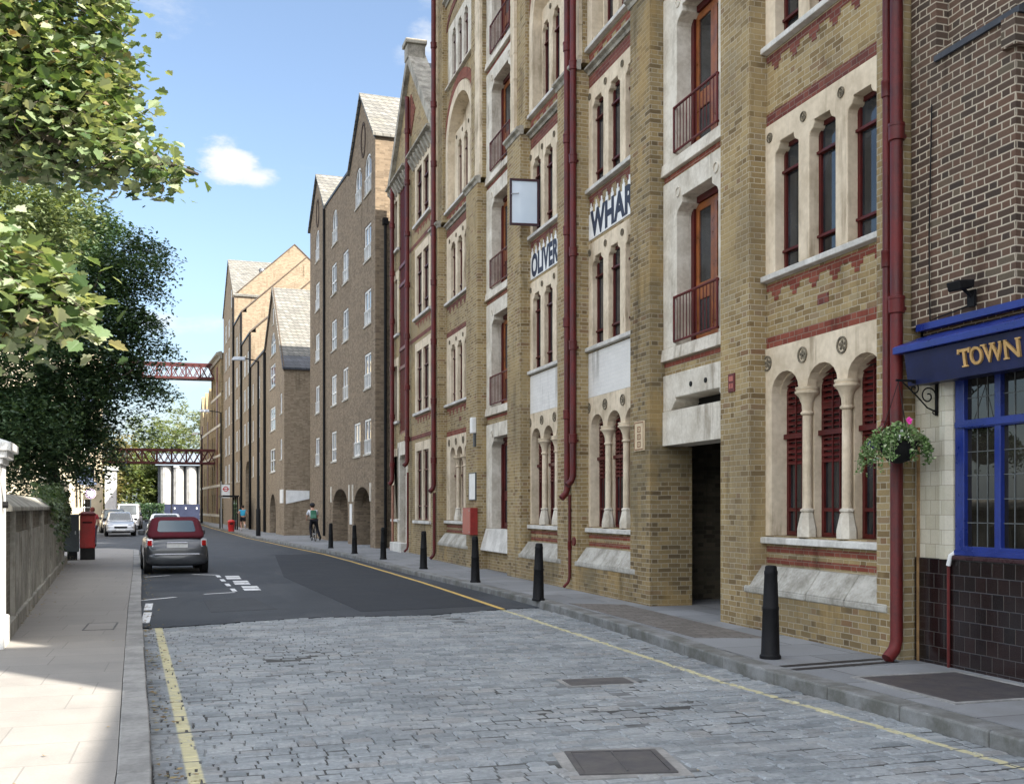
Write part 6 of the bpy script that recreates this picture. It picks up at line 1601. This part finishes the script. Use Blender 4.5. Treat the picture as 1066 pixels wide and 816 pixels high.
# near sycamore whose boughs hang over the pavement
SB = (-4.6, 9.2, 0)
E_ = [((-1.75,11.6,6.65),(1.25,1.4,1.15),760,.070),((-1.9,11.3,5.9),(1.1,1.0,.7),450,.070),((-.98,11.7,5.95),(.50,.7,.55),210,.070),((-.55,10.9,5.05),(.45,.45,.24),75,.066),((-.22,10.5,4.90),(.16,.2,.10),8,.075),
      ((-1.45,11.2,5.45),(.85,.9,.5),310,.068),((-1.05,7.75,3.14),(.28,.38,.34),60,.074),((-1.38,7.7,3.25),(.35,.5,.44),90,.074),((-.86,7.7,2.98),(.14,.2,.14),5,.085),
      ((-3.6,9.6,7.3),(1.9,2.0,1.4),110,.10),((-4.6,8.0,5.6),(1.6,2.0,1.2),70,.10),((-2.0,11.4,8.0),(1.3,1.3,.6),50,.09)]
tree(None, 'near sycamore with large sunlit lobed leaves reaching over the pavement', SB,
     [SB, (-4.5,9.2,1.5), (-4.35,9.3,3.2), (-4.1,9.5,5.0)],
     [[(-4.2,9.4,4.0),(-3.2,10.3,5.6),(-2.0,11.3,6.4),(-1.0,11.7,6.0),(-.3,11.1,5.2),(.05,10.6,4.95)],[(-4.1,9.5,4.8),(-3.2,10.4,6.6),(-1.8,11.6,7.6)],[(-4.3,9.3,3.2),(-3.2,8.6,3.7),(-2.0,8.0,3.6),(-1.2,7.7,3.3),(-.9,7.65,3.05)],
      [(-4.1,9.5,4.8),(-4.0,9.6,7.5)],[(-4.2,9.3,4.2),(-5.0,8.0,6.0)],[(-2.6,10.8,6.0),(-1.7,11.3,7.0),(-1.0,11.6,7.3)],[(-2.4,10.9,6.1),(-1.5,11.4,6.0),(-.8,11.7,5.7)],[(-3.0,10.4,5.7),(-2.0,11.0,5.9),(-1.3,11.1,5.4)],[(-3.2,10.3,5.6),(-2.2,10.8,5.6),(-1.1,11.0,5.2),(-.6,11.0,5.0)]], E_, SYCLEAF, crown_maple, 21)
# bright tree behind it
LB = (-5.6, 19.5, 0)
tree(None, 'pale green tree with small sunlit leaves standing just behind the sycamore', LB, [LB, (-5.4,19.4,2.5), (-5.0,19.2,4.5)],
     [[(-5.2,19.3,3.5),(-4.2,18.8,5.0),(-3.0,18.2,5.9)],[(-5,19.2,4.5),(-4.5,19.0,6.8)]],
     [((-3.2,18.2,5.9),(1.25,1.4,1.15),600,0),((-4.8,19.2,7.0),(1.8,1.8,1.5),330,0),((-2.55,17.9,6.6),(.75,.8,.7),260,0),((-2.1,17.8,6.2),(.5,.6,.4),90,0)], LIMELEAF, crown_small(.05, 16, .22), 22)
# dark shaded tree over the wall
DB = (-4.15, 36.2, 0)
def wp(px, py, Z):
    X = (px-533)/1100*Z; c, s = .9570, .2898
    return (X*c + Z*s, -X*s + Z*c, 1.75 + (528-py)/1100*Z)
sc = 1.11
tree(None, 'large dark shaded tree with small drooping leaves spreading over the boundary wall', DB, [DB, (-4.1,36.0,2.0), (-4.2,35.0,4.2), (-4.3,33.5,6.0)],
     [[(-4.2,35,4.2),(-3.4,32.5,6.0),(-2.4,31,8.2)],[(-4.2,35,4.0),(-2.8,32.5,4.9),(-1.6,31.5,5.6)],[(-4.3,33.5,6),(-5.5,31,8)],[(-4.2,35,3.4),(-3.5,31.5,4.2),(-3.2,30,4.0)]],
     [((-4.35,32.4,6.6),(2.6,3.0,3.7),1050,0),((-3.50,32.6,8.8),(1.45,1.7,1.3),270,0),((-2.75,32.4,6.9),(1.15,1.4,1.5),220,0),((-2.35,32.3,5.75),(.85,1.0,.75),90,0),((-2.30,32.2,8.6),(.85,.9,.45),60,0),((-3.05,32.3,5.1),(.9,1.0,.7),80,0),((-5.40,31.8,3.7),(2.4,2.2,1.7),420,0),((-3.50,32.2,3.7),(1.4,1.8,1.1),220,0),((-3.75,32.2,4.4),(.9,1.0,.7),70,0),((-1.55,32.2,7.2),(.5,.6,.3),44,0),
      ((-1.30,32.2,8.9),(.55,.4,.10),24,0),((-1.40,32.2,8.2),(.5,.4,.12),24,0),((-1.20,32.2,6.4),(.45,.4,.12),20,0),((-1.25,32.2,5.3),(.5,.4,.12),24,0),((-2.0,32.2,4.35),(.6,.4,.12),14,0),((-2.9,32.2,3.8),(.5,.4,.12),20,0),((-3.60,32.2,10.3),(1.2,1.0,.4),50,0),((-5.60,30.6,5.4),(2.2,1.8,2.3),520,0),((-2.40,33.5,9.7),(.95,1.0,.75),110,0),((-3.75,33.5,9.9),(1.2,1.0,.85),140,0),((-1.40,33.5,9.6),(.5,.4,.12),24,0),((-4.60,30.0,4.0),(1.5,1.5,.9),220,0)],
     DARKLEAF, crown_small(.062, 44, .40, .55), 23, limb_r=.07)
# ivy over the far end of the wall
r = random.Random(31); g = MB()
for i in range(2600):
    y = 8.5 + 10.8*r.random(); h = math.sin(y*1.1)*.12 + math.sin(y*2.7)*.08
    u = r.random()
    if y < 11 and r.random() < .5: continue
    if u < .62:
        p = Vector((r.uniform(-.5,.12), y, 1.92 + h + r.uniform(-.1,.32)*(1-abs(y-14.5)/7)))
    else:
        p = Vector((.06 + r.uniform(0,.08), y, 1.85 - abs(r.gauss(0,.45))*min(1,(y-7.5)/4)))
    leafq(g, p, r.uniform(.04,.075), Vector((.8+r.gauss(0,.4), r.gauss(-.2,.4), .6+r.gauss(0,.3))).normalized(), .7, r)
o = g.build('ivy', IVYLEAF); o.location = (-2.16, 14.2, 0); o.rotation_euler = (0,0,R(4.08))
tag(o, 'dark green ivy draped over the far end of the boundary wall', 'ivy', kind='stuff')
# garden ground beyond the wall
g = MB(); g.slab([(-60,4),(-2.9,4),(-3.9,33.5),(-4.6,43),(-60,43)], .0, .10)
structure(g.build('garden_ground', mat('garden_earth', speckled((.07,.065,.04), .4, 3, .95, .4, 30))))

# ------------------------------------------------------------------ left side buildings
def block(name, label, cat, x, y, rz, W, D, H, mt, rows, cols, side_cols, win, parapet=True, balc=False):
    """front (camera side) is local -y, street side is +x"""
    t = thing(name, label, cat, (x, y, 0), rz)
    hf = [rect(-W + W*(j+.5)/cols - .5, -W + W*(j+.5)/cols + .5, 1.0+2.9*i, 2.5+2.9*i)[::-1] for i in range(rows) for j in range(cols)]
    hs = [rect(D*(j+.5)/side_cols - .5, D*(j+.5)/side_cols + .5, 1.0+2.9*i, 2.5+2.9*i)[::-1] for i in range(rows) for j in range(side_cols)]
    g = MB(); g.plate_y(rect(-W, 0, -.05, H)[::-1][::-1], [[(a, b) for a, b in h] for h in hf], 0, .3)
    g.plate([(0.301,-.05),(D,-.05),(D,H),(.301,H)], [h for h in hs if min(p[0] for p in h) > .35], -.3, 0); g.box(-W, -W+.3, .301, D, -.05, H)
    g.build('wall', mt, t)
    MB().box(-W+.3, -.31, .2, .25, 0, H-.3).box(-.25, -.2, .3, D-.1, 0, H-.3).build('pane', GLASS, t)
    MB().box(-W-.15, .15, -.15, D, H, H+.3).build('roof', win if not parapet else CREAMPAINT, t)
    for h in hf:
        a, c = min(p[0] for p in h), min(p[1] for p in h); g = MB(); g.box(a-.05, a+1.05, -.06, .05, c-.1, c-.002); g.box(a+.47, a+.53, .06, .12, c, c+1.5); g.box(a, a+1.0, .06, .12, c+.72, c+.78); g.build('window_frame', WHITE, t)
    for h in hs:
        a, c = min(p[0] for p in h), min(p[1] for p in h)
        if a > .35: g = MB(); g.box(-.05, .06, a-.05, a+1.05, c-.1, c-.002); g.box(-.12, -.06, a+.47, a+.53, c, c+1.5); g.build('window_frame', WHITE, t)
    if balc:
        bm = mat('blue_grey_panel', speckled((.12,.16,.26), .2, 3, .6, 0))
        for i in range(1, rows):
            z = 2.9*i + .75
            for y0 in (.5, D*.45):
                g = MB(); r_ = MB()
                g.box(.0, 1.2, y0, y0+2.6, z-.15, z)
                for k in range(12): r_.box(1.16, 1.19, y0+.05+k*.22, y0+.08+k*.22, z, z+1.0)
                for k in range(6): r_.box(.05+k*.2, .08+k*.2, y0+.01, y0+.04, z, z+1.0)
                r_.box(1.14, 1.2, y0, y0+2.6, z+1.0, z+1.06); r_.box(0, 1.2, y0, y0+.06, z+1.0, z+1.06)
                g.box(.02, 1.1, y0+.08, y0+.10, z+.08, z+.95)
                b_ = g.build('balcony', bm, t); r_.build('railing', BLACKIRON, b_)
    return t
block('balcony_flats', 'tall cream flats with blue grey balconies behind the dark tree', 'building', -7.9, 80.0, R(3), 14, 14, 13.0, CREAMPAINT, 4, 4, 4, WHITE, balc=True)
block('cream_flats', 'sunlit cream building at the left end of the footbridges', 'building', -8.3, 108.0, R(4), 12, 20, 16.6, mat('warm_cream_render', speckled((.66,.56,.40), .12, 1.0, .85, .1, 60)), 5, 4, 5, WHITE)
block('garden_house', 'low pale house seen through the dark tree beyond the wall', 'building', -9.6, 66.0, R(3), 14, 8, 5.6, CREAMPAINT, 2, 5, 3, WHITE, parapet=False)
t = thing('white_pillar', 'white square pillar at the foot of the cream building', 'pillar', (-7.3, 106, 0))
MB().box(-.5, .5, -.5, .5, 0, 5.2).build('shaft', WHITE, t); MB().box(-.65, .65, -.65, .65, 5.2, 5.6).build('capital', WHITE, t)
# brown wall between
t = thing('yard_wall', 'grey brown brick yard wall along the left pavement beyond the side road', 'wall', (-7.2, 60.5, 0), R(3))
MB().box(-.3, 0, 0, 18, -.05, 3.2).build('wall', OLDBRICK, t); MB().box(-.36, .06, -.05, 18.05, 3.2, 3.35).build('coping', CEMENT, t)
# white columned building at the end of the street
t = thing('columned_building', 'white building of fluted drums behind a blue hoarding at the street end', 'building', (-4.6, 157.5, 0), R(-4))
g = MB()
for k in range(6):
    cx = .9 + k*1.75; prof = []
    g.lathe(cx, 1.2, [(.70,0),(.70,7.6)], 18)
    for q in range(9): g.lathe(cx + .62*math.cos(pi + q*pi/8), 1.2 + .62*math.sin(pi + q*pi/8), [(.11,0),(.11,7.6)], 6)
g.build('drum', mat('weathered_white_concrete', speckled((.42,.41,.39), .25, 1.5, .9, .1, 20, tint=(.28,.275,.26))), t)
MB().box(-.2, 11, 1.6, 8, 0, 7.7).build('wall', mat('shadow_grey_render', speckled((.16,.17,.18), .2, 1, .9, .1)), t)
MB().box(-.4, 11.2, .2, 8.2, 7.7, 9.4).build('band', mat('blue_grey_band', speckled((.25,.30,.36), .15, 1, .7, .05)), t)
MB().box(-1.5, 11.5, -.6, -.4, 0, 2.2).build('hoarding', mat('dark_blue_hoarding', speckled((.025,.032,.065), .2, 2, .6, .05)), t)
g = MB()
for k in range(8): g.box(-.8+k*1.5, -.62+k*1.5, -.62, -.59, 1.5, 1.75)
g.build('hoarding_badge', WHITE, t)
# hedge and far trees
r = random.Random(41); g = MB()
for i in range(2400): leafq(g, (r.uniform(-9,-3.6), r.uniform(149,151), r.uniform(.0,2.3)), r.uniform(.12,.22), None, .6, r)
o = g.build('hedge', DARKLEAF); tag(o, 'dark clipped hedge at the end of the street left of the white columns', 'hedge')
far = [('yellowing rounded tree behind the cream building at the street end', -13.5, 178, 14.5, 4.6, FARYEL),('tall green tree beyond the lower footbridge', -5.6, 182, 17.0, 4.2, FARLEAF),('broad green tree above the white columned building', -.4, 186, 19.5, 5.0, FARPALE),
       ('low bushy tree under the lower footbridge', -8.6, 162, 9.5, 3.6, FARLEAF),('pale tree left of the hedge at the street end', -12.5, 160, 9.0, 3.2, FARYEL),('dull green tree behind the hedge', -5.2, 165, 9.5, 2.8, FARLEAF)]
for i, (lab, x, y, h, w, m) in enumerate(far):
    tree(None, lab, (x,y,0), [(x,y,0),(x,y,h*.3),(x+.3,y,h*.6)], [[(x,y,h*.4),(x-w*.5,y-.5,h*.65)],[(x,y,h*.4),(x+w*.5,y-.5,h*.7)]],
         [((x,y,h*.60),(w,w*.9,h*.36),150,0),((x-w*.4,y-w*.3,h*.78),(w*.6,w*.6,h*.2),70,0),((x+w*.4,y-w*.3,h*.72),(w*.6,w*.6,h*.2),70,0),((x+.2,y-w*.5,h*.42),(w*.8,w*.5,h*.22),90,0)], m, crown_small(.30, 14, .8, .2), 50+i, limb_r=.12)
# ------------------------------------------------------------------ sky, sun, camera
SUN_AZ, SUN_EL = math.atan2(.62, -.785), R(40)      # azimuth measured from +y towards +x
w = bpy.data.worlds.new('World'); scene.world = w; w.use_nodes = True
nt = w.node_tree; nt.nodes.clear(); N = NT(nt)
out = N.n('ShaderNodeOutputWorld'); bg = N.n('ShaderNodeBackground')
sky = N.n('ShaderNodeTexSky', sky_type='NISHITA'); sky.sun_disc = False; sky.sun_elevation = SUN_EL; sky.sun_rotation = SUN_AZ
sky.air_density = 1.0; sky.dust_density = 1.2; sky.ozone_density = 1.6; sky.altitude = 20
dirv = N.n('ShaderNodeTexCoord').outputs['Generated']
x, y, z = N.sep(dirv)
az = N.m('ARCTAN2', x, y); el = N.m('ARCSINE', z)
wv = N.vmul(dirv, (1, 1, 2.2))
n1 = N.noise(wv, 9, 7, .62); n2 = N.noise(wv, 2.6, 7, .6)
def blob(px, py, sx, sy, k=1.0, dens=1.0, soft=.55):
    X = (px-533)/1100; dx, dy, dz = X*.957+.2898, -X*.2898+.957, (528-py)/1100
    l = math.sqrt(dx*dx+dy*dy+dz*dz); a, e = math.atan2(dx, dy), math.asin(dz/l)
    u = N.m('DIVIDE', N.m('SUBTRACT', az, a), sx/1100); v = N.m('DIVIDE', N.m('SUBTRACT', el, e), sy/1100)
    d = N.m('SQRT', N.m('ADD', N.m('MULTIPLY', u, u), N.m('MULTIPLY', v, v)))
    d = N.m('ADD', d, N.m('MULTIPLY', N.m('SUBTRACT', n1, .5), -3.2*k))
    return N.m('MULTIPLY', N.ss(d, 1.0-soft*.5, 1.0-soft*.5-soft, 0, 1), dens)
cl = None
for b in ((240,168,42,34,.85,1.0,.45),(266,184,48,16,.85,.95,.6),(325,176,100,30,.9,.6,1.2),(165,2,140,46,.9,.8,1.0),(445,40,52,90,.9,1.0,.9),(190,332,150,26,.8,.85,.8),(205,390,150,44,.8,.8,1.0),(150,440,220,66,.7,.9,1.2)):
    m_ = blob(*b); cl = m_ if cl is None else N.m('MAXIMUM', cl, m_)
# bright cloud added out of view as fill light, away from the street's end
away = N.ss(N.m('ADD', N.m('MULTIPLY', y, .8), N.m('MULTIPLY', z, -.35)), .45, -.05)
fill_cl = N.m('MULTIPLY', N.m('MULTIPLY', N.ss(n2, .44, .60), away), N.ss(z, .02, .15))
skyc = sky.outputs[0]
SKYGAIN = 1.0
base = N.mix(1.0, skyc, (SKYGAIN*1.0, SKYGAIN*1.0, SKYGAIN*1.0), 'MULTIPLY')
horiz = N.ss(el, .24, .02, 0, .6)
base = N.mix(horiz, base, HORIZ)
base = N.mix(.10, base, (2.3, 2.6, 2.8))
c = N.mix(cl, base, CLOUD)
c = N.mix(N.m('MULTIPLY', fill_cl, .9), c, FILLCLOUD)
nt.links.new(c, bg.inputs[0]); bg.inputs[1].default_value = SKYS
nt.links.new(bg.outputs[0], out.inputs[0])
sl = bpy.data.lights.new('sun', 'SUN'); sl.energy = SUNE; sl.angle = R(.53); sl.color = (1.0, .93, .82)
so = bpy.data.objects.new('sun', sl); col.objects.link(so)
sd = Vector((math.sin(SUN_AZ)*math.cos(SUN_EL), math.cos(SUN_AZ)*math.cos(SUN_EL), math.sin(SUN_EL)))
so.rotation_euler = sd.to_track_quat('Z', 'Y').to_euler(); so.location = (20, -20, 40)
cd = bpy.data.cameras.new('camera'); cam = bpy.data.objects.new('camera', cd); col.objects.link(cam)
cam.location = (0, 0, 1.75); cam.rotation_euler = (R(90), 0, -math.atan(333/1100))
cd.sensor_width = 36; cd.lens = 36*1100/1066; cd.shift_y = (528-408)/1066; cd.clip_end = 2000; cd.clip_start = .05
scene.camera = cam
scene.view_settings.view_transform = 'Standard'; scene.view_settings.look = 'None'; scene.view_settings.gamma = 1; scene.view_settings.exposure = EXPO
scene.view_settings.use_curve_mapping = False
scene.cycles.use_denoising = True
scene.cycles.max_bounces = 8; scene.cycles.diffuse_bounces = 4; scene.cycles.glossy_bounces = 3; scene.cycles.transmission_bounces = 3
scene.cycles.use_adaptive_sampling = True; scene.cycles.adaptive_threshold = .012
scene.cycles.sample_clamp_indirect = 6
